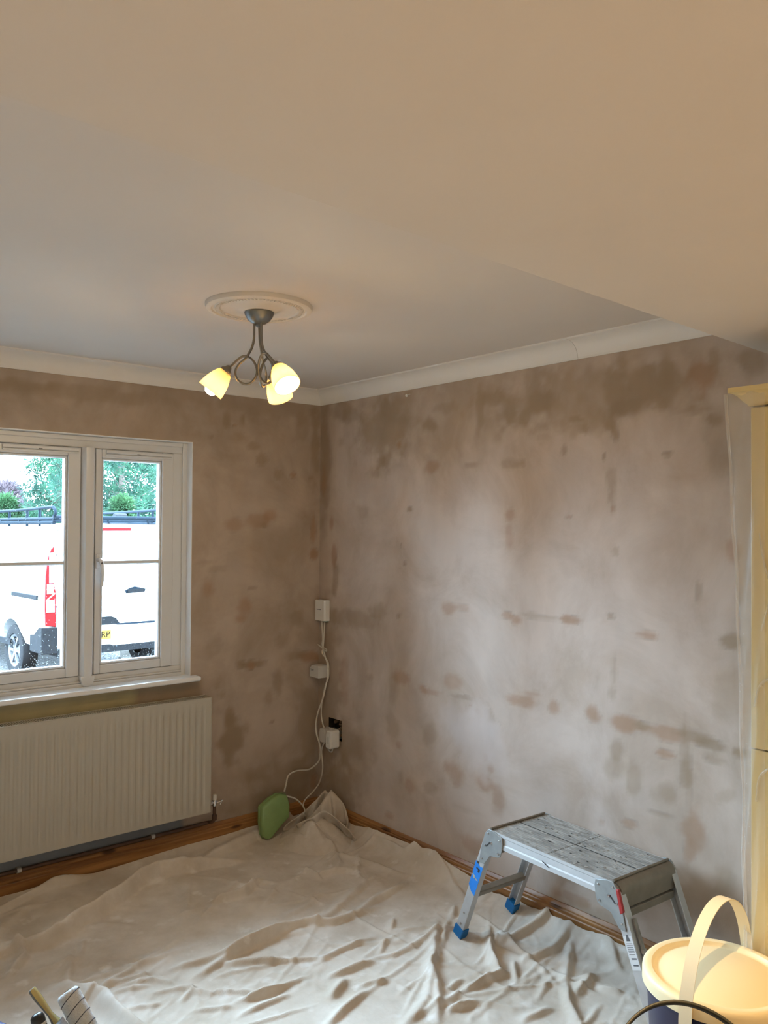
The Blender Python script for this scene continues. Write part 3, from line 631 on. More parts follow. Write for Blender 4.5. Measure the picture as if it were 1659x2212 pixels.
for i, (x0, x1) in enumerate(xs):
    x0 += .002; x1 -= .002
    b = MB()
    y0, y1 = FY0-.008, FY0+.052
    b.bb((x0, y0, SZ0), (x0+ST-.030, y1, SZ1)); b.bb((x1-ST, y0, SZ0), (x1, y1, SZ1))
    b.bb((x0+ST-.030, y0+.0004, SZ0), (x1-ST, y1-.0004, SZ0+.040)); b.bb((x0+ST-.030, y0+.0004, SZ1-.040), (x1-ST, y1-.0004, SZ1))
    sash = wp(b, 'sash', MT['upvc'], bevel=.004)
    gx0, gx1, gz0, gz1 = x0+ST-.030, x1-ST, SZ0+.040, SZ1-.040
    # bevelled glazing beads
    b = MB()
    for (a0, a1, c0, c1) in ((gx0, gx0+.012, gz0, gz1), (gx1-.012, gx1, gz0, gz1), (gx0, gx1, gz0, gz0+.012), (gx0, gx1, gz1-.012, gz1)):
        b.bb((a0, y0+.006, c0), (a1, y0+.046, c1))
    wp(b, 'glazing_bead', MT['upvc'], parent=sash, bevel=.005, seg=1)
    b = MB(); b.bb((gx0, y0+.042, gz0), (gx1, y0+.048, gz1)); wp(b, 'pane', MT['glass'], parent=sash)
    zb = 1.433 if i == 0 else 1.436
    b = MB(); b.prism([(-.011, 0), (-.006, -.011), (.006, -.011), (.011, 0), (.006, .02), (-.006, .02)], gx0, gx1, lambda u, v, t: (t, y0+.022+v, zb+u))
    wp(b, 'glazing_bar', MT['upvc'], parent=sash, smooth=True, ang=20)
    b = MB()
    for (a0, a1, c0, c1) in ((x0-.003, x0, SZ0, SZ1), (x1, x1+.003, SZ0, SZ1), (x0, x1, SZ0-.003, SZ0), (x0, x1, SZ1, SZ1+.003)):
        b.bb((a0, y0+.012, c0), (a1, y0+.02, c1))
    wp(b, 'gasket', MT['gasket'], parent=sash)
    # trickle vent bar at the head
    b = MB(); b.bb((x0+.045, y0-.010, SZ1-.019), (x1-.012, y0, SZ1-.004)); b.bb((x0+.045, y0-.006, SZ1-.030), (x1-.012, y0, SZ1-.021))
    wp(b, 'trickle_vent', MT['upvc'], parent=sash, bevel=.002, seg=1)
    b = MB(); b.box(((x0+x1)/2+.01, y0-.010, SZ1-.017), (.016, .004, .004)); wp(b, 'vent_catch', MT['print'], parent=sash)
    # rain drops on the outside of the glass
    b = MB()
    for q in range(420):
        dx = drops.uniform(gx0+.01, gx1-.01); dz = gz0+.01+(gz1-gz0-.02)*drops.random()**1.5; r = drops.uniform(.0012, .0026)
        yy = y0+.0485
        b.add([(dx-r, yy, dz), (dx, yy, dz+r*1.2), (dx+r, yy, dz), (dx, yy, dz-r), (dx, yy+r*.7, dz)], [(0, 1, 4), (1, 2, 4), (2, 3, 4), (3, 0, 4), (0, 3, 2, 1)])
    tag(wp(b, 'raindrops', MT['drop'] if 'drop' in MT else MT['glass'], parent=sash), kind='stuff')
# casement handle on the first sash
hx = xs[0][0]+.014; hy = FY0-.008
b = MB(); b.bb((hx-.010, hy-.009, 1.405), (hx+.010, hy, 1.475))
hd = wp(b, 'handle', MT['whitemetal'], bevel=.004)
b = MB(); b.tube(bez([(hx, hy-.006, 1.446), (hx+.001, hy-.030, 1.446), (hx+.004, hy-.040, 1.432), (hx+.008, hy-.042, 1.405), (hx+.009, hy-.040, 1.36), (hx+.008, hy-.036, 1.325)], 5), .008, 10,
                  rad=[.010-.004*min(1, k/25) for k in range(26)])
wp(b, 'lever', MT['whitemetal'], parent=hd, smooth=True)
b = MB(); b.lathe([(.0045, 0), (.0045, .003), (0.0005, .003)], (hx+.003, hy-.046, 1.432), 12, Matrix.Rotation(PI/2, 3, 'X')); wp(b, 'lock_button', MT['print'], parent=hd)
b = MB(); b.bb((WX0-.06, -.052, WZ0-.020), (-.742, .066, WZ0+.003))
wp(b, 'window_sill', MT['sill'], bevel=.008, seg=3)

# ------------------------------------------------------------------ radiator
RX0, RX1, RZ0, RZ1, RYF, RYB = -2.11, -.713, .213, .772, -.102, -.038
rad = empty('radiator', ((RX0+RX1)/2, RYB, RZ0))
tag(rad, 'white panel radiator with vertical ribs on the wall under the window', 'radiator')
def ch(mb, name, m, parent, root, **k):
    o = mb.build(name, m, **k); o.parent = parent
    if parent == root: o.matrix_parent_inverse = Matrix.Translation(-Vector(root.location))
    return o
# NB child chains are all un-offset from their root, so sub-parts only need identity
def sub(mb, name, m, parent, **k):
    return mb.build(name, m, parent, **k)
us = np.arange(RX0, RX1+.0001, .0037)
rows = [(RZ0, 0), (RZ0+.034, 0), (RZ0+.050, 1), (RZ1-.066, 1), (RZ1-.050, 0), (RZ1-.004, 0)]
V_ = []; F_ = []
for x in us:
    t = (x-RX0-.04)/.0333; ph = t-math.floor(t)
    inside = (x > RX0+.03) and (x < RX1-.028)
    g = 0.0
    if inside:
        g = .5+.5*math.cos((ph-.5)*2*PI); g = max(0, min(1, (g-.35)/.4)); g = g*g*(3-2*g)
    for z, k in rows: V_.append((x, RYF+.0055*g*k, z))
nr = len(rows)
for i in range(len(us)-1):
    for j in range(nr-1): F_.append((i*nr+j, (i+1)*nr+j, (i+1)*nr+j+1, i*nr+j+1))
fp = np_mesh('front_panel', V_, F_, MT['radiator'])
fp.data.set_sharp_from_angle(angle=math.radians(50))
fp.parent = rad; fp.matrix_parent_inverse = Matrix.Translation(-Vector(rad.location))
b = MB(); b.bb((RX0, RYB, RZ0), (RX1, RYB+.012, RZ1-.004)); ch(b, 'rear_panel', MT['radiator'], rad, rad)
for x in (RX0, RX1):
    b = MB(); b.bb((x-.0015, RYF-.001, RZ0), (x+.0015, RYB+.012, RZ1)); ch(b, 'side_panel', MT['radiator'], rad, rad, bevel=.0007, seg=1)
b = MB(); b.bb((RX0, RYF-.001, RZ1-.004), (RX1, RYF+.009, RZ1)); b.bb((RX0, RYB+.002, RZ1-.004), (RX1, RYB+.012, RZ1)); ch(b, 'top_rail', MT['radiator'], rad, rad, bevel=.001, seg=1)
b = MB()
x = RX0+.008
while x < RX1-.004:
    b.bb((x, RYF+.009, RZ1-.005), (x+.0045, RYB+.002, RZ1-.001)); x += .0098
b.bb((RX0, (RYF+RYB)/2-.004, RZ1-.006), (RX1, (RYF+RYB)/2+.004, RZ1-.002))
tag(ch(b, 'top_grille', MT['radiator'], rad, rad), kind='stuff')
b = MB(); b.bb((RX0+.05, -.088, RZ0+.006), (RX1-.02, -.052, RZ0+.05)); ch(b, 'water_channel', MT['radiator'], rad, rad)
for x in (RX0+.25, RX1-.25):
    b = MB(); b.bb((x-.015, RYB+.010, RZ0+.05), (x+.015, -.002, RZ1-.06)); ch(b, 'wall_bracket', MT['radiator'], rad, rad)
vx, vy = -.672, -.066
b = MB(); b.tube([(RX1, vy, .245), (vx+.012, vy, .245)], .008, 12); b.lathe([(.0125, 0), (.0125, .016), (.011, .02), (.011, .03)], (vx, vy, .228), 12); b.lathe([(.014, 0), (.014, .012)], (RX1+.012, vy, .245), 6, Matrix.Rotation(PI/2, 3, 'Y'), True, True)
va = ch(b, 'valve', MT['chrome'], rad, rad, smooth=True, ang=30)
b = MB(); b.lathe([(.011, 0), (.0105, .022), (.008, .027), (.0005, .028)], (vx, vy, .256), 16, cap0=True); sub(b, 'valve_cap', MT['wplastic'], va, smooth=True)
b = MB(); b.tube([(vx+.008, vy-.004, .241), (vx+.032, vy-.012, .247)], .0045, 8); b.tube([(vx+.026, vy-.01, .232), (vx+.032, vy-.012, .247)], .004, 8); b.tube([(vx+.03, vy-.012, .247), (vx+.036, vy-.012, .25)], .006, 8); sub(b, 'drain_cock', MT['chrome'], va, smooth=True)
# brown pipe run above the skirting
pipe = empty('heating_pipe', (vx, vy, .15))
tag(pipe, 'brown painted heating pipe running along the top of the skirting under the radiator', 'pipe')
b = MB(); b.tube(bez([(vx, vy, .235), (vx, vy, .20), (vx, vy, .165), (vx-.008, vy+.010, .148), (vx-.03, -.022, .136), (-.9, -.014, .131), (-1.6, -.014, .131), (-2.4, -.014, .131)], 5), .0085, 10)
ch(b, 'pipe_run', MT['brownpipe'], pipe, pipe, smooth=True)
b = MB(); b.lathe([(.0125, -.012), (.0125, .012)], (vx, vy, .170), 10, cap0=True, cap1=True); ch(b, 'elbow_collar', MT['brownpipe'], pipe, pipe, smooth=True, ang=30)
for x in (-.97, -1.576, -2.2):
    b = MB(); b.lathe([(.0115, -.009), (.0115, .009)], (x, -.014, .131), 12, Matrix.Rotation(PI/2, 3, 'Y'), True, True); b.bb((x-.008, -.012, .118), (x+.008, -.001, .142))
    ch(b, 'pipe_clip', MT['wplastic2'], pipe, pipe, smooth=True, ang=30)

# ------------------------------------------------------------------ ceiling rose and pendant light
LX, LY = -1.222, -1.338
b = MB()
b.lathe([(.179, 0), (.179, -.006), (.176, -.014), (.168, -.018), (.160, -.018), (.156, -.013), (.150, -.0125), (.148, -.016), (.132, -.016), (.129, -.012), (.115, -.010), (.09, -.010), (.075, -.012), (.06, -.018), (.054, -.022), (.03, -.022), (.0005, -.022)], (0, 0, 0), 72)
rose = b.build('ceiling_rose', MT['rose'], smooth=True, ang=30, loc=(LX, LY, ZC))
tag(rose, 'round moulded plaster rose on the ceiling above the three-arm light', 'ceiling rose')
b = MB()
for k in range(72):
    a = 2*PI*k/72
    b.box((.140*math.cos(a), .140*math.sin(a), -.0155), (.012, .0055, .006), Matrix.Rotation(a, 3, 'Z'))
tag(b.build('beaded_ring', MT['rose'], rose), kind='stuff')

lamp = empty('ceiling_light', (LX, LY, ZC-.0222))
tag(lamp, 'three-arm ceiling light with looped pewter arms and lit yellow glass shades', 'light')
b = MB(); b.lathe([(.049, 0), (.050, -.004), (.048, -.009), (.045, -.016), (.036, -.028), (.022, -.038), (.012, -.041), (.0005, -.041)], n=36)
b.build('canopy', MT['nickel_d'], lamp, smooth=True, ang=35)
b = MB(); b.lathe([(.012, -.040), (.012, -.046), (.007, -.050), (.0005, -.051)], n=16); b.build('canopy_knob', MT['nickel_d'], lamp, smooth=True)
k_ = .000374
prof_ = [(45, 500), (45, 560), (46, 650), (66, 730), (115, 820), (172, 880), (203, 940), (190, 1010), (137, 1052), (76, 1048), (26, 990), (17, 920), (45, 850), (95, 804), (150, 797), (195, 830), (235, 872), (280, 918)]
view_r = math.atan2(cr[1], cr[0])
for ang, tw in ((math.radians(180), 0), (math.radians(-47), -.002), (math.radians(70), .009)):
    a = view_r + ang
    er = Vector((math.cos(a), math.sin(a), 0)); et = Vector((-math.sin(a), math.cos(a), 0))
    pts = []
    for i, (rr, zz) in enumerate(prof_):
        side = (0 if i < 3 else math.sin((i-3)/(len(prof_)-4)*PI*2)*.012) + tw*max(0, 1-i/6)
        pts.append(er*(rr*k_) + et*side + Vector((0, 0, -.036-(zz-500)*k_)))
    b = MB(); b.tube(bez(pts, 6), .0042, 10); arm = b.build('arm', MT['nickel'], lamp, smooth=True)
    tip = pts[-1]; ax = (er*.62 - Vector((0, 0, .785))).normalized()
    R = ax.to_track_quat('Z', 'Y').to_matrix()
    b = MB(); b.lathe([(.004, -.014), (.009, -.010), (.013, -.002), (.0195, .004), (.0205, .012), (.019, .016)], tip, 24, R, cap0=True)
    cup = b.build('lamp_cup', MT['nickel'], lamp, smooth=True, ang=40)
    pr2 = [(.018, .008), (.026, .018), (.034, .036), (.040, .056), (.0435, .076), (.045, .094)]
    b = MB(); b.lathe(pr2 + [(r-.003, z) for r, z in pr2[::-1]] + [pr2[0]], tip, 40, R)
    sh = b.build('lamp_shade', MT['opal'], lamp, smooth=True, ang=60)
    b = MB(); b.lathe([(.012, .012), (.013, .040), (.013, .046)], tip, 16, R, cap0=True, cap1=True); b.build('bulb_holder', MT['wplastic'], lamp, smooth=True, ang=40)
    b = MB(); b.lathe([(.010, .044), (.014, .056), (.020, .068), (.0225, .080), (.0215, .092), (.016, .101), (.008, .1055), (.0005, .1065)], tip, 24, R)
    b.build('bulb', MT['bulb'], lamp, smooth=True)
# ------------------------------------------------------------------ dust sheet
EDGE_R = [(0, .05), (-.366, .055), (-.479, .080), (-.651, .085), (-.921, .095), (-1.038, .085), (-1.2, .06), (-1.317, .035), (-1.426, .048), (-1.496, .046), (-1.684, .055), (-1.846, .058), (-2.007, .07), (-2.6, .05)]
EDGE_B = [(-3.0, .035), (-1.653, .036), (-1.253, .030), (-.803, .052), (-.376, .052), (0, .05)]
FLAT = [(-.621, -2.645, .17), (-1.03, -2.83, .165), (-1.895, -1.64, .135), (-2.0, -1.0, .22), (-1.85, -1.12, .2)]
for _i, _w, _h in ((0, 1.2, 2.2), (2, .95, 2.0), (3, 1, 1.6), (5, 1, 1.6)): FOLDS[_i] = (FOLDS[_i][0]*_w, FOLDS[_i][1]*_h, FOLDS[_i][2])
_rf = random.Random(77)
for _k in range(90):
    _x = _rf.uniform(-2.6, -.15); _y = _rf.uniform(-2.5, -.12); _a = _rf.gauss(.25, .55) + (PI/2 if _rf.random() < .22 else 0); _l = _rf.uniform(.12, .6)
    FOLDS.append((_rf.uniform(.010, .024), _rf.uniform(.004, .011), [(_x+_l*(t-.5)*math.cos(_a+.5*(t-.5)*_rf.uniform(-1, 1)), _y+_l*(t-.5)*math.sin(_a)) for t in (0, .33, .66, 1)]))
def sheet_height(X, Y):
    H = np.full(X.shape, .006)
    H += .010*fbm(X*3.1, Y*3.1, 21, 2)
    # small crumples: ridged noise, warped
    wx = X+.05*(fbm(X*6, Y*6, 5)-.5); wy = Y+.05*(fbm(X*6, Y*6, 6)-.5)
    ca, sa = math.cos(.45), math.sin(.45)
    u = wx*ca+wy*sa; v = -wx*sa+wy*ca
    r1 = 1-np.abs(2*fbm(u*5, v*11, 41, 3)-1); r2 = 1-np.abs(2*fbm(u*12+3, v*17, 47, 3)-1)
    patch = np.clip((fbm(X*1.7, Y*1.7, 77, 2)-.42)/.25, 0, 1)
    H += .004*np.clip((r1-.85)/.15, 0, 1)**1.3*patch + .002*np.clip((r2-.86)/.14, 0, 1)*(.3+.7*patch)
    for w, h, pts in FOLDS:
        w = w*.72
        P = np.array(pts); P = np.vstack([P[0]-(P[1]-P[0])/np.hypot(*(P[1]-P[0]))*.22*np.hypot(*(P[-1]-P[0])), P, P[-1]+(P[-1]-P[-2])/np.hypot(*(P[-1]-P[-2]))*.22*np.hypot(*(P[-1]-P[0]))]); L = np.r_[0, np.cumsum(np.hypot(*(P[1:]-P[:-1]).T))]
        x0, y0 = P.min(0)-4*w; x1, y1 = P.max(0)+4*w
        m = (X > x0) & (X < x1) & (Y > y0) & (Y < y1)
        xm = X[m]+.012*(fbm(X[m]*14, Y[m]*14, 61)-.5); ym = Y[m]+.012*(fbm(X[m]*14, Y[m]*14, 62)-.5)
        bm_ = np.full(xm.shape, 1e9); sm = np.zeros(xm.shape); tm = np.zeros(xm.shape)
        for i in range(len(P)-1):
            d = P[i+1]-P[i]; l = np.hypot(*d)
            if l < 1e-6: continue
            t = np.clip(((xm-P[i, 0])*d[0]+(ym-P[i, 1])*d[1])/l**2, 0, 1)
            dx = xm-(P[i, 0]+t*d[0]); dy = ym-(P[i, 1]+t*d[1]); dd = np.hypot(dx, dy)
            nx, ny = -d[1]/l, d[0]/l
            if nx*.55-ny*.84 < 0: nx, ny = -nx, -ny
            b_ = dd < bm_
            bm_ = np.where(b_, dd, bm_); sm = np.where(b_, np.sign(dx*nx+dy*ny), sm); tm = np.where(b_, L[i]+t*l, tm)
        s = bm_*sm + .25*w      # crest lies a little to the window side of the traced shade line
        prof = np.where(s > 0, np.exp(-(s/(.42*w))**2), np.exp(-(s/(1.05*w))**2))
        tl = np.clip(np.minimum(tm, L[-1]-tm)/(.36*L[-1]+1e-6), 0, 1)
        H[m] += 1.12*h*prof*(.06+.94*tl*(2-tl))
    for fx, fy, fr in FLAT:
        k = np.clip((1.35-np.hypot(X-fx, Y-fy)/fr)/.35, 0, 1); k = k*k*(3-2*k); H = H*(1-k)+.002*k
    # seam crease
    H += .0035*np.exp(-((X+.825+(-.068)*(-Y-.755)/.9+.0-.012*(fbm(Y*7, Y*0, 9)-.5))/.006)**2)*((Y < -.72) & (Y > -1.75))
    for _ in range(1):
        P_ = np.pad(H, 1, mode='edge'); H = (P_[:-2, 1:-1]+P_[2:, 1:-1]+P_[1:-1, :-2]+P_[1:-1, 2:]+2*P_[1:-1, 1:-1])/6
    # lifted against the skirting
    er = np.interp(-Y, [-a for a, _ in EDGE_R], [z for _, z in EDGE_R]); eb = np.interp(X, [a for a, _ in EDGE_B], [z for _, z in EDGE_B])
    H += er*np.exp(-np.clip(-X-.022, 0, 9)/.055) + .8*eb*np.exp(-np.clip(-Y-.022, 0, 9)/.05)
    return H
sx = np.arange(-3.0, -.0215, .0062); sy = np.arange(-2.62, -.0215, .0062)
Xg, Yg = np.meshgrid(sx, sy, indexing='ij')
Hg = sheet_height(Xg, Yg)
ew = .018*(fbm(Yg*9, Xg*0+3, 88)-.3)
Xw = np.where(Xg > -.05, np.minimum(Xg, -.0215), Xg)
idx = np.arange(Xg.size).reshape(Xg.shape)
Fs = np.stack([idx[:-1, :-1], idx[1:, :-1], idx[1:, 1:], idx[:-1, 1:]], -1).reshape(-1, 4)
sheet = np_mesh('dust_sheet', np.c_[Xg.ravel(), Yg.ravel(), Hg.ravel()], Fs, MT['cloth'])
tag(sheet, 'creased beige cotton dust sheet spread over the whole floor', 'dust sheet')
def ground(x, y):
    i = min(max(int((x-sx[0])/.0062), 0), len(sx)-1); j = min(max(int((y-sy[0])/.0062), 0), len(sy)-1)
    return float(Hg[i, j])
# bunched-up end of the sheet in the corner
n = 90; rr = np.linspace(0, 1, n); aa = np.linspace(0, 2*PI, 181)[:-1]
RR, AA = np.meshgrid(rr, aa, indexing='ij')
bx = -.215+RR*np.cos(AA)*.20; by = -.285+RR*np.sin(AA)*.235
bx = np.minimum(bx, -.024); by = np.minimum(by, -.024)
fold = 1-np.abs(2*fbm(bx*6+.8*fbm(bx*5, by*5, 3), by*6+.8*fbm(bx*5, by*5, 4), 12, 2)-1)
hz = (.085*(1-RR**1.6)*(.6+.6*np.clip((fold-.5)/.5, 0, 1)) + .045*np.exp(-((bx+.13)**2+(by+.22)**2)/.004) + .03*np.exp(-((bx+.27)**2+(by+.30)**2)/.006))*(1-RR**3)
gz = np.vectorize(ground)(bx, by)
bz = gz+.004*(1-RR)-.012*RR**4+hz
ii = np.arange(bx.size).reshape(bx.shape)
Fb = np.stack([ii[:-1], ii[1:], np.roll(ii, -1, 1)[1:], np.roll(ii, -1, 1)[:-1]], -1).reshape(-1, 4)
np_mesh('bunched_corner', np.c_[bx.ravel(), by.ravel(), bz.ravel()], Fb, MT['cloth'], sheet)
def flap(path, h0, lean, name='standing_fold', seed=0):
    P = bez(path, 8); m = len(P); V_ = []; F_ = []; K = 9
    for i, p in enumerate(P):
        t = i/(m-1); hh = h0(t)
        for j in range(K):
            s = j/(K-1); bow = math.sin(s*PI)*.012*math.sin(i*.9+seed)
            V_.append((min(p.x+lean[0]*s*s*hh+bow, -.021), min(p.y+lean[1]*s*s*hh+bow*.6, -.021), p.z+hh*s))
    for i in range(m-1):
        for j in range(K-1): F_.append((i*K+j, (i+1)*K+j, (i+1)*K+j+1, i*K+j+1))
    o = np_mesh(name, V_, F_, MT['cloth'], sheet)
    md = o.modifiers.new('thick', 'SOLIDIFY'); md.thickness = .003
    return o
tri = lambda c, w, h, b=.03: (lambda t: b+h*max(0, 1-abs(t-c)/w))
flap([(-.20, -.06, .03), (-.15, -.13, .05), (-.08, -.155, .06), (-.05, -.20, .06), (-.10, -.235, .07)], tri(.45, .42, .12), (.15, -.1), seed=1)
flap([(-.20, -.17, .06), (-.15, -.235, .07), (-.085, -.265, .07), (-.045, -.325, .06), (-.08, -.37, .05)], tri(.5, .42, .125), (.1, .30), seed=2)
flap([(-.27, -.20, .05), (-.21, -.275, .06), (-.145, -.315, .06), (-.10, -.40, .03), (-.085, -.46, .01)], tri(.5, .55, .085), (-.5, -.25), seed=3)
flap([(-.30, -.12, .03), (-.24, -.17, .05), (-.19, -.16, .06)], tri(.5, .6, .06), (-.2, -.6), seed=4)

# ------------------------------------------------------------------ work platform
wpf = empty('work_platform', (-.243, -1.91, .0), math.radians(-93.5))
tag(wpf, 'low aluminium work platform splashed with plaster standing by the right skirting', 'work platform')
TZ = .480
for sx_ in (-1, 1):
    for sy_ in (-1, 1):
        b = MB(); a0, a1 = sorted((sx_*.0016, sx_*.276)); c0, c1 = sorted((sy_*.0038, sy_*.146))
        b.bb((a0, c0, TZ-.008), (a1, c1, TZ))
        for k in range(11):
            yy = c0+.010+k*(c1-c0-.02)/10
            b.bb((a0, yy-.0022, TZ), (a1, yy+.0022, TZ+.0012))
        b.build('deck_board', MT['deck'], wpf)
b = MB(); b.bb((-.274, -.0036, TZ-.030), (.274, .0036, TZ-.0008)); b.bb((-.0014, -.14, TZ-.030), (.0014, .14, TZ-.0010)); b.build('gap_shade_strip', MT['darkspot'], wpf)  # dark strips set in the board gaps to stand in for their shade
rs = random.Random(5)
bl = MB(); bd = MB()
for k in range(110):
    x = rs.uniform(-.268, .268); y = rs.uniform(-.138, .138)
    if abs(y) < .008 or abs(x) < .006: continue
    r = rs.uniform(.0015, .006)*(1 if rs.random() < .85 else 1.8); q = rs.randint(6, 9)
    e = rs.uniform(.3, 1); th = rs.uniform(-.5, .5)
    tgt = bl if rs.random() < .7 else bd
    pl = []
    for i in range(q):
        a = 2*PI*i/q; ra = r*rs.uniform(.6, 1.15); px, py = ra*math.cos(a)*1.6, ra*math.sin(a)*e
        pl.append((x+px*math.cos(th)-py*math.sin(th), y+px*math.sin(th)+py*math.cos(th)))
    pl = [(max(-.274, min(.274, u)), max(-.145, min(.145, v))) for u, v in pl]
    tgt.prism(pl, TZ+.0008, TZ+.0019, lambda u, v, t: (u, v, t))
tag(bl.build('plaster_splashes', MT['splash'], wpf), kind='stuff')
tag(bd.build('dark_scuffs', MT['darkspot'], wpf), kind='stuff')
for s in (-1, 1):
    y0 = s*.146
    pr3 = [(0, TZ), (s*.004, TZ), (s*.004, TZ-.010), (s*.001, TZ-.013), (s*.001, TZ-.034), (s*.005, TZ-.038), (s*.005, TZ-.054), (-s*.006, TZ-.054), (-s*.006, TZ-.05), (0, TZ-.05)]
    b = MB(); b.prism(pr3, -.276, .276, lambda u, v, t: (t, y0+u, v)); b.build('side_rail', MT['alu_rail'], wpf)
b = MB()
b.prism([(-.02, TZ-.046), (-.018, TZ-.050), (.012, TZ-.062), (.014, TZ-.059)], -.003, .003, lambda u, v, t: (u, -.152+t*.2, v+.018)); b.build('scratch_mark', MT['darkspot'], wpf)
for s in (-1, 1):
    # bullnose end casing
    pr4 = [(.272, TZ+.001), (.288, TZ), (.300, TZ-.006), (.308, TZ-.018), (.311, TZ-.035), (.311, TZ-.078), (.307, TZ-.078), (.307, TZ-.036), (.303, TZ-.02), (.296, TZ-.011), (.286, TZ-.006), (.272, TZ-.005)]
    b = MB(); b.prism(pr4, -.143, .143, lambda u, v, t: (s*u, t, v)); b.build('end_casing', MT['alu_d'], wpf, smooth=True, ang=35)
    b = MB(); b.tube([(s*.279, -.146, TZ+.004), (s*.279, .146, TZ+.004)], .0045, 8); b.build('end_bead', MT['alu_d'], wpf, smooth=True)
    b = MB(); b.bb((s*.292, -.128, TZ-.108), (s*.316, .128, TZ-.084)); b.build('upper_crossbar', MT['alu_d'], wpf, bevel=.003)
for s in (-1, 1):
    for t_ in (-1, 1):
        top = Vector((s*.288, t_*.140, TZ-.03)); 
        far = t_ > 0
        foot = Vector((s*.463, t_*(.150 if far and s < 0 else .137), .0))
        wpt = wpf.location + Matrix.Rotation(math.radians(-93.5), 3, 'Z') @ foot
        foot.z = ground(wpt.x, wpt.y)+.004
        ax = (top-foot).normalized(); ln = (top-foot).length
        yv = Vector((0, 1, 0)); xv = yv.cross(ax).normalized(); yv = ax.cross(xv).normalized()
        R = Matrix((xv, yv, ax)).transposed()
        b = MB()
        w = .040; dpt = .026
        def place(c, d): b.box(foot + R @ Vector(c), d, R)
        place((0, t_*.010, ln/2+.015), (w, .0035, ln-.03))
        place((-w/2+.002, t_*(.010-dpt/2), ln/2+.015), (.004, dpt, ln-.03))
        place((w/2-.002, t_*(.010-dpt/2), ln/2+.015), (.004, dpt, ln-.03))
        leg = b.build('leg', MT['alu'], wpf, bevel=.001, seg=1)
        b = MB(); b.box(foot + R @ Vector((0, t_*(-.002), .022)), (w+.008, dpt+.010, .044), R); b.build('foot', MT['bluefoot'], wpf, bevel=.004)
        for q in (.13, .24):
            b = MB(); b.lathe([(.0045, 0), (.004, .002), (.0005, .003)], foot + R @ Vector((0, t_*.0118, ln*q)), 10, R @ Matrix.Rotation(-t_*PI/2, 3, 'X')); b.build('rivet', MT['chrome'], leg, smooth=True)
        if s < 0 and t_ < 0:
            # strips of blue tape wrapped on the leg, torn edges
            for (p0, p1, jag) in ((.46, .595, .02), (.60, .735, .012)):
                b = MB()
                z0, z1 = ln*p0, ln*p1
                poly = [(-w/2-.0008, z0+jag), (0, z0+.002), (w/2+.0008, z0-.004), (w/2+.0008, z1), (.004, z1-.006), (-w/2-.0008, z1+jag*.3)]
                b.prism(poly, t_*.0118, t_*.0128, lambda u, v, t: foot + R @ Vector((u, t, v)))
                b.build('blue_tape', MT['bluetape'], leg)
            b = MB()
            for (u, v, du, dv) in ((0, .69, .018, .006), (.006, .68, .008, .014), (-.01, .74, .01, .008)):
                b.box(foot + R @ Vector((u, t_*.0132, ln*v)), (du, .0008, dv), R)
            b.build('dark_scuff', MT['darkspot'], leg)
            b = MB(); b.lathe([(.007, 0), (.005, .001), (.0005, .0012)], foot + R @ Vector((-.006, t_*.0128, ln*.60)), 8, R @ Matrix.Rotation(-t_*PI/2, 3, 'X')); b.build('plaster_spot', MT['splash'], leg)
        if s > 0 and t_ < 0:
            b = MB(); b.box(foot + R @ Vector((0, t_*.0122, ln*.62)), (w-.006, .0008, .098), R); st = b.build('sticker', MT['sticker'], leg)
            b = MB()
            for q in (.555, .595): b.box(foot + R @ Vector((.002, t_*.0128, ln*q-.004)), (.020, .0006, .004), R)
            b.add([foot + R @ Vector(v) for v in ((-.008, t_*.0128, ln*.695), (.008, t_*.0128, ln*.695), (.003, t_*.0128, ln*.735), (-.003, t_*.0128, ln*.735))], [(0, 1, 2, 3)])
            for q in range(7): b.box(foot + R @ Vector((0, t_*.0127, ln*(.68-.011*q))), (.024, .0004, .0012), R)
            b.build('sticker_print', MT['print'], leg)
            # split plaster-crusted strip along the leg edge
            b = MB(); b.box(foot + R @ Vector((w/2+.008, t_*(-.012), ln*.55)), (.006, .012, ln*.55), R); b.box(foot + R @ Vector((w/2+.008, t_*(-.012), ln*.62)), (.010, .016, .012), R)
            b.build('stay_bar', MT['deck'], wpf)
    # lower crossbar between the two legs
    z_ = .205; f_ = (z_)/(TZ-.03); xx = s*(.463+(.288-.463)*f_)
    b = MB(); b.box((xx, .003, z_), (.028, .268, .022), Matrix.Rotation(s*-.37, 3, 'Y')); b.build('lower_crossbar', MT['alu_d'], wpf, bevel=.003)
    for t_ in (-1, 1):
        y0 = t_*.1535
        pl = [(-.285, TZ+.003), (-.262, TZ+.003), (-.214, TZ-.010), (-.210, TZ-.030), (-.214, TZ-.058), (-.222, TZ-.082), (-.234, TZ-.088), (-.276, TZ-.095), (-.308, TZ-.135), (-.335, TZ-.135), (-.322, TZ-.075), (-.303, TZ-.018)]
        b = MB(); b.prism([(-s*u, v) for u, v in pl], y0-.002, y0+.002, lambda u, v, t: (u, t, v)); hp = b.build('hinge_plate', MT['zinc'], wpf, bevel=.0012, seg=1)
        for (u, v, r) in ((-.283, TZ-.012, .004), (-.225, TZ-.022, .0035), (-.232, TZ-.072, .005), (-.268, TZ-.045, .006), (-.300, TZ-.06, .004), (-.318, TZ-.115, .004)):
            b = MB(); b.lathe([(r, 0), (r*.8, .003), (.0005, .004)], (-s*u, y0+t_*.002, v), 10, Matrix.Rotation(-t_*PI/2, 3, 'X')); b.build('bolt', MT['chrome'], hp, smooth=True)
        b = MB(); b.box((-s*-.283, y0+t_*.0022, TZ-.052), (.030, .001, .005), Matrix.Rotation(s*.75, 3, 'Y')); b.build('slot', MT['darkspot'], hp)
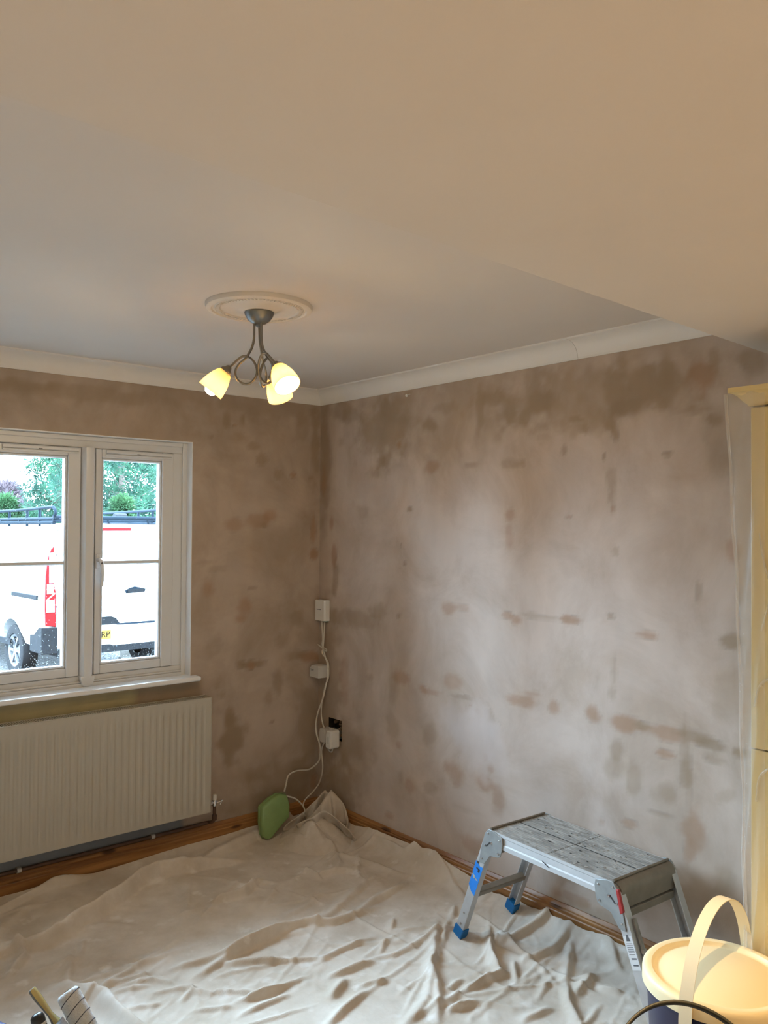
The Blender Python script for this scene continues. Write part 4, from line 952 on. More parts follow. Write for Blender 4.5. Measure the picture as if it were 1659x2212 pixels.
        if s > 0 and t_ < 0:
            b = MB(); b.prism([(.300, TZ-.012), (.311, TZ-.010), (.330, TZ-.075), (.318, TZ-.085)], y0-.006, y0+.004, lambda u, v, t: (u, t+t_*.004, v)); b.build('locking_catch', MT['red'], wpf, bevel=.002)

# ------------------------------------------------------------------ paint tub
TBX, TBY = -.621, -2.645
tub = empty('paint_tub', (TBX, TBY, .004))
tub.scale = (.985, .985, 1.022)
tag(tub, 'big navy plastic paint tub with cream lid and strap handle in front of cream cabinet', 'tub')
b = MB(); b.lathe([(.0005, .0), (.150, .0), (.158, .006), (.172, .24), (.180, .395), (.186, .397), (.186, .412), (.180, .414), (.180, .436), (.176, .436), (.168, .01), (.0005, .01)], n=72); b.build('tub_body', MT['navy'], tub, smooth=True, ang=35)
b = MB(); b.lathe([(.0005, .4395), (.148, .4395), (.151, .4375), (.160, .4372), (.164, .4395), (.168, .4455), (.178, .4465), (.186, .4450), (.191, .440), (.1925, .432), (.1925, .410), (.189, .408), (.188, .43), (.0005, .433)], n=96)
b.build('lid', MT['lid'], tub, smooth=True, ang=40)
b = MB(); ca = math.radians(5.5); V_ = []; K = 40
for i in range(K+1):
    t = PI*i/K; cx = -.201*math.cos(t)*(1-.04*math.sin(t)); zz = .372+.252*math.sin(t)**.86 if 0 < i < K else .372
    if i in (0, K): zz = .335
    V_.append((cx, zz))
vs = []; fs = []
for i, (cx, zz) in enumerate(V_):
    p0 = V_[max(i-1, 0)]; p1 = V_[min(i+1, K)]; tn = Vector((p1[0]-p0[0], p1[1]-p0[1])).normalized(); nn = Vector((-tn.y, tn.x))
    for (w_, o_) in ((-.0165, 0), (.0165, 0), (.0165, .0022), (-.0165, .0022)):
        u = cx+nn.x*o_; vs.append((u*math.cos(ca)-w_*math.sin(ca), u*math.sin(ca)+w_*math.cos(ca), zz+nn.y*o_))
for i in range(K):
    for k in range(4): fs.append((i*4+k, i*4+(k+1) % 4, (i+1)*4+(k+1) % 4, (i+1)*4+k))
fs += [(0, 1, 2, 3), (K*4+3, K*4+2, K*4+1, K*4)]
b.add(vs, fs); b.build('strap_handle', MT['strap'], tub, smooth=True, ang=40)
for s in (-1, 1):
    b = MB(); R = Matrix.Rotation(ca, 3, 'Z') @ Matrix.Rotation(s*PI/2, 3, 'Y')
    b.lathe([(.016, 0), (.016, .016), (.013, .02), (.0005, .02)], Matrix.Rotation(ca, 3, 'Z') @ Vector((s*.178, 0, .345)), 20, R); b.build('handle_boss', MT['strap'], tub, smooth=True, ang=40)

# ------------------------------------------------------------------ black bucket with raised handle (mostly below the frame)
bk = empty('bucket', (-1.03, -2.83, .006))
tag(bk, 'black plastic bucket with its dark glossy handle raised before the navy tub', 'bucket')
b = MB(); b.lathe([(.0005, 0), (.150, 0), (.155, .004), (.185, .345), (.194, .346), (.194, .364), (.189, .364), (.182, .357), (.150, .010), (.0005, .008)], n=56); b.build('bucket_body', MT['blackpl'], bk, smooth=True, ang=35)
va_ = math.atan2(cr[1], cr[0]) + .0
eR = Vector((math.cos(va_), math.sin(va_), 0)); eF = Vector((-math.sin(va_), math.cos(va_), 0))
K = 36; vs = []; fs = []
for i in range(K+1):
    t = PI*i/K
    w0 = -.198*math.cos(t); l0 = .24*math.sin(t)
    ctr = eR*w0 + (eF*.766+Vector((0, 0, .645)))*l0 + Vector((0, 0, .345))
    tn = eR*(.198*math.sin(t)) + (eF*.766+Vector((0, 0, .645)))*(.24*math.cos(t)); tn.normalize()
    up = (eF*.766+Vector((0, 0, .645))).normalized(); sd_ = eR.cross(up).normalized(); nn = tn.cross(sd_).normalized()
    for (a_, c_) in ((-.008, -.0035), (.008, -.0035), (.008, .0035), (-.008, .0035)): vs.append(ctr+sd_*a_+nn*c_)
for i in range(K):
    for k in range(4): fs.append((i*4+k, i*4+(k+1) % 4, (i+1)*4+(k+1) % 4, (i+1)*4+k))
fs += [(0, 1, 2, 3), (K*4+3, K*4+2, K*4+1, K*4)]
b = MB(); b.add(vs, fs); b.build('handle', MT['olive'], bk, smooth=True, bevel=.0015, ang=50)

# ------------------------------------------------------------------ tools at the lower left
sc = empty('paint_scuttle', (-1.895, -1.64, .006))
tag(sc, 'black paint scuttle at the lower left holding roller and brush', 'bucket')
b = MB(); b.lathe([(.0005, 0), (.120, 0), (.124, .004), (.148, .172), (.154, .173), (.154, .184), (.150, .184), (.144, .178), (.120, .010), (.0005, .008)], n=48); b.build('scuttle_body', MT['blackpl'], sc, smooth=True, ang=35)
def axis(o, p, q):
    d = (Vector(q)-Vector(p)); o.rotation_mode = 'QUATERNION'; o.rotation_quaternion = d.to_track_quat('Z', 'Y'); o.location = p
    return d.length
# roller
rl = empty('paint_roller'); axis(rl, (-1.868, -1.425, .325), (-1.792, -1.585, .115))
tag(rl, 'paint roller with a striped white fleece sleeve leaning out at the lower left', 'paint roller')
b = MB(); b.lathe([(.012, -.001), (.024, -.001), (.0285, .003), (.0305, .010), (.0305, .218), (.028, .226), (.012, .228), (.012, -.001)], n=40); slv = b.build('sleeve', MT['fleece'], rl, smooth=True, ang=50)
for k in range(7):
    b = MB(); z0 = .018+k*.030
    pts = [(.0307*math.cos(2*PI*i/40), .0307*math.sin(2*PI*i/40), z0+.010*math.cos(2*PI*i/40+2.2)) for i in range(40)]
    b.tube(pts, .0013, 6, closed=True); b.build('stripe', MT['stripe'], slv)
b = MB(); b.lathe([(.0005, -.003), (.011, -.003), (.012, 0), (.012, .004)], n=20); b.build('end_cap', MT['blackpl'], rl, smooth=True)
b = MB(); b.tube(bez([(0, 0, .228), (0, 0, .25), (-.02, -.01, .258), (-.075, -.03, .252), (-.09, -.035, .22), (-.085, -.03, .12)], 5), .0035, 8); b.build('wire_frame', MT['chrome'], rl, smooth=True)
# brush
br = empty('paint_brush'); axis(br, (-1.947, -1.375, .340), (-1.868, -1.455, .205))
tag(br, 'paint brush standing handle up beside the roller, yellow and grey wooden handle', 'paint brush')
pb = [(.0, .011), (.004, .0135), (.03, .0145), (.06, .0115), (.085, .0100), (.102, .0135), (.112, .0175)]
b = MB()
Kk = 16
vs = []; fs = []
for z, r in pb:
    for k in range(Kk):
        a = 2*PI*k/Kk; vs.append((r*math.cos(a), r*.62*math.sin(a), z))
for i in range(len(pb)-1):
    for k in range(Kk): fs.append((i*Kk+k, i*Kk+(k+1) % Kk, (i+1)*Kk+(k+1) % Kk, (i+1)*Kk+k))
fs += [tuple(range(Kk-1, -1, -1))]
b.add(vs, fs); hb_ = b.build('brush_handle', MT['greywood'], br, smooth=True, ang=60)
b = MB()
vs = []; fs = []
lv = br.rotation_quaternion.inverted() @ Vector((.76*.85+.645*-.4, -.645*.85+.764*-.4, .15)); a0_ = math.degrees(math.atan2(lv.y, lv.x))
ka = [math.radians(a0_+v) for v in (-48, -24, 0, 24, 48)]
for z, r in pb:
    for a in ka: vs.append((r*1.03*math.cos(a), r*.65*math.sin(a), z))
n5 = len(ka)
for i in range(len(pb)-1):
    for k in range(n5-1): fs.append((i*n5+k, i*n5+k+1, (i+1)*n5+k+1, (i+1)*n5+k))
b.add(vs, fs); b.build('yellow_strip', MT['wood'], hb_, smooth=True)  # yellow strip along one side of the grey handle
b = MB(); b.box((0, 0, .127), (.044, .022, .032)); b.build('ferrule', MT['chrome'], br, bevel=.005)
b = MB(); b.box((0, 0, .165), (.042, .019, .046)); b.build('bristles', MT['bristle'], br, bevel=.004)
# roller frame grip
gp = empty('tool_handle'); axis(gp, (-1.955, -1.440, .302), (-1.885, -1.545, .085))
tag(gp, 'round black grip of a hand tool in the lower left scuttle', 'tool handle')
b = MB(); b.lathe([(.0005, -.004), (.010, -.003), (.0165, .003), (.0185, .012), (.0165, .024), (.0145, .05), (.0165, .08), (.0145, .11), (.0125, .13)], n=24); b.build('grip', MT['blackpl'], gp, smooth=True)
b = MB(); b.tube([(0, 0, .13), (0, 0, .225)], .0045, 10); b.build('steel_rod', MT['chrome'], gp, smooth=True)
b = MB(); b.lathe([(.0165, .024), (.0172, .026), (.0172, .030), (.016, .032)], n=24); b.build('grip_ring', MT['wplastic2'], gp, smooth=True)
# blue tray
ty = empty('paint_tray', (-1.905, -1.085, .010), math.atan2(-.92, .39))
tag(ty, 'blue plastic paint tray with only its rim in view at the lower left corner', 'paint tray')
b = MB()
def traysec(w, l0, l1, z): return [(l0, 0, z), (l1, 0, z), (l1, -w, z), (l0, -w, z)]
o0 = [(-.17, .0), (.13, .0), (.13, -.26), (-.17, -.26)]
def inset(d): return [(-.17+d, -d), (.13-d, -d), (.13-d, -.26+d), (-.17+d, -.26+d)]
rings = [(inset(.030), .0), (inset(.004), .066), (inset(-.006), .066), (inset(-.006), .074), (inset(.006), .074), (inset(.034), .006)]
vs = [(u, v, z) for rg, z in rings for u, v in rg]; fs = []
for i in range(len(rings)-1):
    for k in range(4): fs.append((i*4+k, i*4+(k+1) % 4, (i+1)*4+(k+1) % 4, (i+1)*4+k))
fs += [(3, 2, 1, 0), (20, 21, 22, 23)]
b.add(vs, fs); b.build('tray_body', MT['blue'], ty, bevel=.003)
b = MB()
for k in range(6): b.tube([(-.11+k*.03, -.05, .0095), (-.11+k*.03, -.21, .0095)], .003, 6)
b.build('tray_ribs', MT['blue'], ty, smooth=True)

# ------------------------------------------------------------------ boxes and leads in the corner
rt = empty('router_box', (0, -.053, 1.092))
tag(rt, 'upright white box fixed high in the wall corner above the leads', 'wall box')
b = MB(); b.prism([(0, .045), (-.030, .045), (-.036, .040), (-.036, -.040), (-.030, -.047), (0, -.047)], 0, .114, lambda u, v, t: (u, v, t)); b.build('case', MT['wplastic'], rt, bevel=.003)
b = MB(); b.box((-.0363, .006, .062), (.0008, .040, .0035)); b.build('printed_name', MT['print'], rt)
b = MB(); b.box((-.030, .010, .1142), (.010, .022, .001)); b.build('status_slot', MT['print'], rt)
b = MB(); b.bb((-.02, -.038, -.006), (-.003, -.014, .001)); b.build('socket', mat('green_connector', (.10, .22, .14), .4), rt)
jb = empty('junction_box', (0, -.054, .788))
tag(jb, 'squat white box with a chamfered top low in the wall corner beside the leads', 'wall box')
b = MB(); b.prism([(.043, 0), (.043, .046), (.022, .066), (-.036, .066), (-.043, .060), (-.043, 0)], -.070, -.001, lambda u, v, t: (t, u, v)); b.build('case', MT['wplastic2'], jb, bevel=.003)
b = MB(); b.box((-.0703, .018, .042), (.0008, .030, .003)); b.box((-.0703, .016, .037), (.0008, .026, .002)); b.build('printed_name', MT['print'], jb)
so = empty('double_socket', (0, -.15, .47))
tag(so, 'loose socket plate hanging in the broken hole in the corner wall', 'socket')
b = MB(); b.box((-.012, .008, .022), (.008, .105, .062), Matrix.Rotation(.10, 3, 'Y')); b.build('face_plate', MT['wplastic2'], so, bevel=.002)
b = MB(); b.box((.012, .008, .022), (.040, .08, .045), Matrix.Rotation(.10, 3, 'Y')); b.build('metal_back_box', MT['zinc'], so)
b = MB(); b.bb((-.022, -.044, .040), (-.010, -.026, .050)); b.build('switch', MT['wplastic'], so, bevel=.001)
p1 = empty('mains_plug', (-.017, -.108, .445))
tag(p1, 'rounded white mains plug on the loose socket, nearer the wall corner', 'plug')
b = MB(); b.prism([(-.026, .006), (-.018, 0), (.018, 0), (.026, .006), (.028, .05), (.020, .075), (-.018, .078), (-.026, .06)], -.036, .0, lambda u, v, t: (t, u, v)); b.build('plug_body', MT['wplastic2'], p1, bevel=.006)
p2 = empty('plug_adaptor', (-.017, -.196, .432))
tag(p2, 'bright white slim adaptor plugged in the loose socket, further from the corner', 'adaptor')
b = MB(); b.prism([(-.024, .008), (-.014, 0), (.022, .004), (.024, .07), (.014, .094), (-.018, .096), (-.024, .085)], -.060, .0, lambda u, v, t: (t, u, v)); b.build('adaptor_body', MT['wplastic'], p2, bevel=.005)
b = MB(); b.box((-.0604, 0, .045), (.0008, .014, .035)); b.build('rating_label', MT['wplastic2'], p2)
def cord(name, pts, r, label, mt='cord'):
    b = MB(); b.tube(bez(pts, 6), r, 8); o = b.build(name, MT[mt], smooth=True); tag(o, label, 'cord'); return o
C1 = [(-.018, -.050, 1.090), (-.02, -.064, .995), (-.02, -.060, .957), (-.02, -.090, .896), (-.02, -.109, .86), (-.02, -.110, .79), (-.025, -.103, .749), (-.03, -.081, .671), (-.03, -.044, .602), (-.034, -.034, .562), (-.045, -.040, .525), (-.062, -.075, .48), (-.045, -.080, .42), (-.03, -.056, .34), (-.048, -.03, .3), (-.088, -.03, .288), (-.164, -.03, .296), (-.217, -.035, .282), (-.245, -.055, .245), (-.275, -.085, .222)]
cord('phone_cord', C1, .0042, 'long white lead from the upper wall box down to the green box')
C2 = [(-.018, -.076, 1.084), (-.02, -.070, .958), (-.02, -.060, .918), (-.012, -.090, .885), (-.010, -.106, .858), (-.010, -.106, .79), (-.015, -.085, .745), (-.02, -.060, .642), (-.02, -.056, .578), (-.03, -.085, .535), (-.035, -.105, .520)]
cord('power_cord', C2, .0036, 'thinner white lead from the upper wall box down to the rounded plug')
C2b = [(-.035, -.110, .448), (-.03, -.075, .393), (-.03, -.086, .297), (-.03, -.057, .215), (-.056, -.035, .165), (-.11, -.04, .135), (-.138, -.06, .112), (-.15, -.10, .10)]
cord('trailing_cord', C2b, .0036, 'white lead hanging from the plugs down into the bunched dust sheet')
C3 = [(-.270, -.095, .200), (-.216, -.10, .176), (-.176, -.11, .135), (-.17, -.12, .105), (-.195, -.13, .085), (-.20, -.15, .07)]
cord('looped_cord', C3, .0040, 'short white lead looping out of the right side of the green box')
cord('adaptor_cord', [(-.045, -.196, .434), (-.048, -.19, .412), (-.045, -.16, .415), (-.04, -.13, .440)], .0034, 'short grey white lead curling under the bright adaptor', 'wplastic2')
b = MB(); b.tube(bez([(-.036, -.040, .962), (-.030, -.062, .952), (-.030, -.10, .946), (-.032, -.118, .942), (-.033, -.112, .934), (-.030, -.08, .942), (-.028, -.055, .950)], 5), .0026, 6); o = b.build('cable_tie', MT['cord'], smooth=True)
tag(o, 'knotted tie around the two white leads between the wall boxes', 'cable tie')
gb = empty('green_box', (-.35, -.12, .012))
tag(gb, 'pale green plastic box with rounded edges tilted against the back skirting', 'plastic box')
ol = [(-.432, .178), (-.372, .210), (-.326, .224), (-.276, .212), (-.262, .160), (-.266, .098), (-.312, .070), (-.380, .018), (-.400, .012), (-.430, .030), (-.436, .10)]
b = MB(); b.prism([(x+.35, z-.012) for x, z in ol], -.010, .046, lambda u, v, t: (u, t+.24*(.1-v)*(-1)*.35, v)); b.build('shell', MT['green'], gb, bevel=.014, seg=4, smooth=True, ang=60)
b = MB(); b.tube(bez([(x+.35, .018-.084*(.1-(z-.012)), z-.012) for x, z in ol+[ol[0]]], 3), .0016, 6); b.build('seam', MT['green'], gb, smooth=True)
b = MB(); b.lathe([(.0075, 0), (.007, .006), (.004, .007), (.0005, .007)], (-.002, -.722, 2.250), 16, Matrix.Rotation(-PI/2, 3, 'Y')); b.box((-.004, -.742, 2.253), (.004, .018, .004)); o = b.build('wall_fixing', MT['wplastic'], smooth=True, ang=40)
tag(o, 'tiny white fixing on the right wall just under the coving', 'fixing')

# ------------------------------------------------------------------ tall cream cabinet and its polythene
cb = empty('tall_cabinet', (-.20, -3.0, .0))
tag(cb, 'tall glossy cream cabinet with moulded cornice at the end of the right wall', 'cabinet')
def cbp(mb, name, m, parent=cb, **k):
    o = mb.build(name, m, **k); o.parent = parent
    if parent is cb: o.matrix_parent_inverse = Matrix.Translation(-Vector(cb.location))
    return o
CX, CY0, CY1 = -.398, -3.232, -2.632
b = MB(); b.bb((CX, CY0, .11), (-.004, CY1, 1.962)); b.bb((CX+.05, CY0, .0), (-.004, CY1, .11)); cbp(b, 'carcass', MT['carcass'])
def door(z0, z1):
    x1 = CX-.001; x0 = x1-.020
    b = MB()
    ya, yb = CY0+.002, CY1-.001
    m_ = .075
    b.bb((x0, ya, z0), (x1, ya+m_, z1)); b.bb((x0, yb-m_, z0), (x1, yb, z1)); b.bb((x0, ya+m_, z0), (x1, yb-m_, z0+m_)); b.bb((x0, ya+m_, z1-m_), (x1, yb-m_, z1))
    d_ = cbp(b, 'door', MT['cream'], bevel=.003)
    b = MB(); b.bb((x0+.010, ya+m_, z0+m_), (x1, yb-m_, z1-m_)); b.build('door_panel', MT['cream'], d_)
    b = MB(); b.lathe([(.006, 0), (.006, .012), (.014, .018), (.015, .024), (.010, .029), (.0005, .030)], (x0, ya+.04, (z0+z1)/2), 20, Matrix.Rotation(-PI/2, 3, 'Y')); b.build('knob', MT['chrome'], d_, smooth=True)
door(.115, 1.000); door(1.004, 1.950)
cpf = [(0, 1.956), (-.012, 1.956), (-.016, 1.962), (-.024, 1.967), (-.040, 1.984), (-.052, 1.990), (-.062, 1.992), (-.062, 2.006), (0, 2.006)]
b = MB(); b.prism(cpf, CY0-.04, CY1, lambda u, v, t: (CX+u, t-(u*.72 if t == CY1 else 0), v)); b.prism(cpf, CX, -.004, lambda u, v, t: (t+(u if t == CX else 0), CY1-u*.72, v)); b.bb((CX, CY0-.04, 1.962), (-.004, CY1, 2.004))
cbp(b, 'cornice', MT['cream'], smooth=True, ang=25)
# polythene hanging from the cornice down the cabinet side
fe = [(-2.589, 1.992), (-2.591, 1.966), (-2.596, 1.848), (-2.607, 1.692), (-2.616, 1.537), (-2.621, 1.409), (-2.628, 1.256), (-2.635, 1.028), (-2.640, .777), (-2.643, .539), (-2.645, .10)]
fe = [(y+.012, z) for y, z in fe]
fo = empty('polythene_sheet', (-.45, -2.62, .1))
tag(fo, 'clear polythene hanging from the cornice down the side of the cream cabinet', 'plastic sheet')
def fop(o): o.parent = fo; o.matrix_parent_inverse = Matrix.Translation(-Vector(fo.location)); return o
Vf = []; Ff = []; zs = np.linspace(1.990, .10, 80); ny = 8; nx = 12
for i, z in enumerate(zs):
    ye = float(np.interp(-z, [-a for _, a in fe], [y for y, _ in fe]))
    for j in range(ny+nx+1):
        if j <= ny:
            t = j/ny; y = CY1-.05+(ye-CY1+.05)*t; x = -.447+.006*math.sin(z*14+j)+.004*math.sin(z*31+2*j) if j > 1 else -.4395
        else:
            t = (j-ny)/nx; x = -.447+t*.43; y = ye+.006*math.sin(z*9+j*1.3)*(1-abs(2*t-1))+.004*math.sin(z*23+j)
        Vf.append((x, y, z))
W_ = ny+nx+1
for i in range(79):
    for j in range(W_-1): Ff.append((i*W_+j, i*W_+j+1, (i+1)*W_+j+1, (i+1)*W_+j))
fop(np_mesh('sheet_film', Vf, Ff, MT['film']))
rf = random.Random(2)
b = MB(); b.tube([(-.449, float(np.interp(-z, [-a for _, a in fe], [y for y, _ in fe]))+.002*math.sin(z*20), z) for z in zs], .006, 7, rad=[.0030+.002*abs(math.sin(z*7))+.001*rf.random() for z in zs]); fop(b.build('bunched_edge', MT['filmedge'], smooth=True))
# pale film wrinkles laid on the doors, drawing the reflection streaks as colour
b = MB()
for pts in ([(-2.66, 1.60), (-2.672, 1.52), (-2.69, 1.44), (-2.665, 1.33)], [(-2.72, 1.30), (-2.70, 1.22), (-2.66, 1.18), (-2.645, 1.12)], [(-2.70, .97), (-2.66, .93), (-2.65, .86)], [(-2.80, 1.7), (-2.75, 1.5), (-2.71, 1.2)]):
    b.tube(bez([(-.4215, y, z) for y, z in pts], 6), .0035, 6)
fop(b.build('film_wrinkle_glints', MT['filmedge'], smooth=True))

# downlight fittings (outside the frame) that hold the kitchen lamps
for i, (x, y, k, sa) in enumerate(DOWN):
    e_ = empty('downlight', (x, y, ZK)); tag(e_, 'round recessed downlight in the low ceiling, ' + ('over the navy tub', 'in the middle of the kitchen end', 'at the kitchen end by the left wall')[i], 'light', 'kitchen downlights')
    b = MB(); b.lathe([(.042, 0), (.042, -.004), (.036, -.006), (.030, -.001), (.030, .0)], n=32); b.build('trim_ring', MT['chrome'], e_, smooth=True, ang=40)
# ------------------------------------------------------------------ outside: gravel drive, van, trees
GZ = -.36
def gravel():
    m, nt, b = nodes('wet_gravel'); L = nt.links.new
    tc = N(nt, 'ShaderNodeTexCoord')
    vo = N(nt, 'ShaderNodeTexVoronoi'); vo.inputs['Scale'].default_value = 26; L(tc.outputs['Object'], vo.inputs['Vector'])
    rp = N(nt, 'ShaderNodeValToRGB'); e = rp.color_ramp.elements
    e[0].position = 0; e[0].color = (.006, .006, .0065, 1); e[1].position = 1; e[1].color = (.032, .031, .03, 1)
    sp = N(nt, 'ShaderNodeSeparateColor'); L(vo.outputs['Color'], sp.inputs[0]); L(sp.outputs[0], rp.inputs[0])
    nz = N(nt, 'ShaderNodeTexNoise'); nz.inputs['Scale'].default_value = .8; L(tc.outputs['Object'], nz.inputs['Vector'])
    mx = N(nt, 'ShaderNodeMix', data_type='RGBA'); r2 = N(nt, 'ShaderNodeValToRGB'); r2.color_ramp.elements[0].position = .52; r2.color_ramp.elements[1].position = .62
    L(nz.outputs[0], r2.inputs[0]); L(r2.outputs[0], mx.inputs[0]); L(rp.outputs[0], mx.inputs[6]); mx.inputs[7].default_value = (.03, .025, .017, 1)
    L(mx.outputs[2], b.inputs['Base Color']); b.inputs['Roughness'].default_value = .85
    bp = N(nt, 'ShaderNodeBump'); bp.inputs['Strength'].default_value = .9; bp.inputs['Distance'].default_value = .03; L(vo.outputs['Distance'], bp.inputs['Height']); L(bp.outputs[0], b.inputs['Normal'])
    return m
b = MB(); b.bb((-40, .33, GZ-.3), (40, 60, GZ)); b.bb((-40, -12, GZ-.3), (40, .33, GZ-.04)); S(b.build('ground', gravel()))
MT['van'] = mat('white_van_paint', (.55, .57, .58), .25, var=.01, coat=.5)
MT['tyre'] = mat('tyre_rubber', (.012, .012, .013), .85, spec=.08)
MT['rim'] = mat('grey_wheel_rim', (.10, .105, .115), .45, .3)
MT['bumper'] = mat('dark_bumper_plastic', (.012, .013, .015), .75, spec=.08, var=.3, scale=60)
MT['tl_red'] = mat('red_lamp_lens', (.16, .003, .005), .3, spec=.2)
MT['tl_clear'] = mat('clear_lamp_lens', (.20, .17, .22), .3, spec=.2)
MT['plate'] = mat('yellow_number_plate', (.26, .14, .01), .4)
MT['rack'] = mat('grey_roof_rack', (.006, .011, .017), .9, spec=.1)
MT['seam'] = mat('panel_gap', (.02, .03, .032), .7)
VR = math.radians(3.0)
van = empty('van', (1.575, 6.55, GZ), VR)
tag(van, 'white panel van with a roof rack parked outside the window', 'van')
CS = [(0, .42), (.84, .42), (.93, .47), (.972, .62), (.985, .85), (.98, 1.08), (.955, 1.36), (.915, 1.64), (.875, 1.82), (.80, 1.92), (.62, 1.962), (0, 1.975)]
def ring(ks, top, bot=0.0):
    half = []
    for x, z in CS:
        zz = .42+bot+(z-.42)*(top-.42-bot)/(1.975-.42)
        half.append((x*ks, zz))
    return [(x, z) for x, z in half] + [(-x, z) for x, z in half[-2:0:-1]]
st = [(0.0, .945, 1.955), (.02, .975, 1.968), (.07, .995, 1.975), (.6, 1, 1.975), (1.5, 1, 1.975), (2.6, 1, 1.975), (3.25, 1, 1.94), (3.5, .99, 1.86), (4.15, .97, 1.28), (4.6, .95, 1.10), (4.9, .90, .98), (5.0, .78, .85)]
vs = []; fs = []; nrg = len(ring(1, 1.975))
for y, ks, tp in st: vs += [(x, y + (.05*(z-.42)/1.55 if y < .1 else 0), z) for x, z in ring(ks, tp)]
for i in range(len(st)-1):
    for k in range(nrg): fs.append((i*nrg+k, i*nrg+(k+1) % nrg, (i+1)*nrg+(k+1) % nrg, (i+1)*nrg+k))
fs += [tuple(range(nrg-1, -1, -1)), tuple((len(st)-1)*nrg+k for k in range(nrg))]
b = MB(); b.add(vs, fs)
body = b.build('body', MT['van'], van, smooth=True, ang=28)
# wheel arches cut out
cut = []
for yw in (1.0, 3.95):
    for s in (-1, 1):
        b = MB(); b.lathe([(.405, 0), (.405, .45)], (s*.62 if s > 0 else -1.07, yw, .345), 40, Matrix.Rotation(PI/2, 3, 'Y'), True, True)
        c_ = b.build('cutter', MT['bumper'], van); cut.append(c_)
        md = body.modifiers.new('arch', 'BOOLEAN'); md.operation = 'DIFFERENCE'; md.object = c_; md.solver = 'EXACT'
bpy.context.view_layer.update()
dg = bpy.context.evaluated_depsgraph_get()
nm = bpy.data.meshes.new_from_object(body.evaluated_get(dg))
body.modifiers.clear(); body.data = nm
for c_ in cut: bpy.data.objects.remove(c_)
for yw in (1.0, 3.95):
    for s in (-1, 1):
        R = Matrix.Rotation(s*PI/2, 3, 'Y')
        b = MB(); b.lathe([(.20, -.10), (.32, -.10), (.338, -.06), (.338, .05), (.325, .085), (.30, .095), (.215, .09), (.20, .07)], (s*.855, yw, .338), 48, R); w_ = b.build('wheel', MT['tyre'], van, smooth=True, ang=35)
        b = MB(); b.lathe([(.21, .06), (.205, .085), (.18, .07), (.17, .03), (.06, .055), (.055, .075), (.0005, .078)], (s*.855, yw, .338), 40, R)
        for k in range(6):
            a = k*PI/3; b.box(Vector((s*.925, yw+.12*math.cos(a), .338+.12*math.sin(a))), (.02, .17, .035), Matrix.Rotation(a, 3, 'X'))
        b.build('wheel_rim', MT['rim'], w_, smooth=True, ang=35)
def rear(z): return .05*(z-.42)/1.55
def rbox(b, x0, x1, z0, z1, t=.012, y=-.004):
    zc = (z0+z1)/2
    b.add([(x0, y+rear(z0), z0), (x1, y+rear(z0), z0), (x1, y+rear(z1), z1), (x0, y+rear(z1), z1), (x0, y+rear(z0)+t, z0), (x1, y+rear(z0)+t, z0), (x1, y+rear(z1)+t, z1), (x0, y+rear(z1)+t, z1)], [(0, 1, 2, 3), (7, 6, 5, 4), (0, 4, 5, 1), (1, 5, 6, 2), (2, 6, 7, 3), (3, 7, 4, 0)])
b = MB(); rbox(b, -.036, -.026, .50, 1.62); rbox(b, -.79, -.783, .46, 1.88); rbox(b, .783, .79, .46, 1.88); rbox(b, -.80, .80, 1.885, 1.891); b.build('door_gap', MT['seam'], van)
b = MB(); b.prism([(-.12, .0), (.93, .0), (.95, .06), (.95, .20), (.93, .245), (-.12, .26)], -.075, .05, lambda u, v, t: (u, t*.8, .43+v)); b.build('rear_step', MT['van'], van, bevel=.012)
b = MB(); rbox(b, -.04, .90, .675, .71, y=-.05); b.build('step_top', MT['rack'], van)
b = MB(); rbox(b, -.80, .90, .36, .45, y=-.06, t=.3); b.build('bumper', MT['bumper'], van)
b = MB(); b.prism([(-.975, .0), (-.80, -.06), (-.80, .02), (-.93, .10), (-.965, .40)], .40, .72, lambda u, v, t: (u, v, t)); b.build('bumper_corner', MT['bumper'], van, bevel=.01)
for s in (-1, 1):
    poly = [(.800, .72), (.930, .74), (.935, 1.0), (.925, 1.35), (.900, 1.56), (.865, 1.66), (.825, 1.70), (.822, 1.22), (.800, 1.12)]
    b = MB(); b.prism([(s*x, z) for x, z in poly], -.020, .10, lambda u, v, t: (u, t+rear(v)+.02*max(0, abs(u)-.86)*10*.5, v)); tl = b.build('tail_lamp', MT['tl_red'], van, bevel=.006)
    for z0, z1, x0, x1 in ((1.25, 1.62, .832, .888), (1.12, 1.24, .836, .915), (.90, 1.05, .822, .925)):
        b = MB(); rbox(b, min(s*x0, s*x1), max(s*x0, s*x1), z0, z1, y=-.024, t=.006); b.build('clear_lens', MT['tl_clear'], tl)
    b = MB()
    for z in (1.09, .95): b.prism([(s*.82, z+.03), (s*.92, z-.05), (s*.92, z-.035), (s*.82, z+.045)], -.027, -.022, lambda u, v, t: (u, t+rear(v), v))
    b.build('lamp_fin', MT['van'], tl)
b = MB(); rbox(b, -.24, .175, 1.885, 1.925, y=-.012, t=.02); b.build('brake_lamp', MT['tl_red'], van, bevel=.004)
b = MB(); b.prism([(-.62, .0), (.02, .0), (-.04, .075), (-.10, .10), (-.50, .10), (-.57, .075)], -.012, .0, lambda u, v, t: (u, t+rear(.7), .70+v)); b.build('plate_recess', MT['bumper'], van)
b = MB(); b.box((-.40, -.082, .585), (.52, .008, .115)); pl_ = b.build('number_plate', MT['plate'], van, bevel=.003)
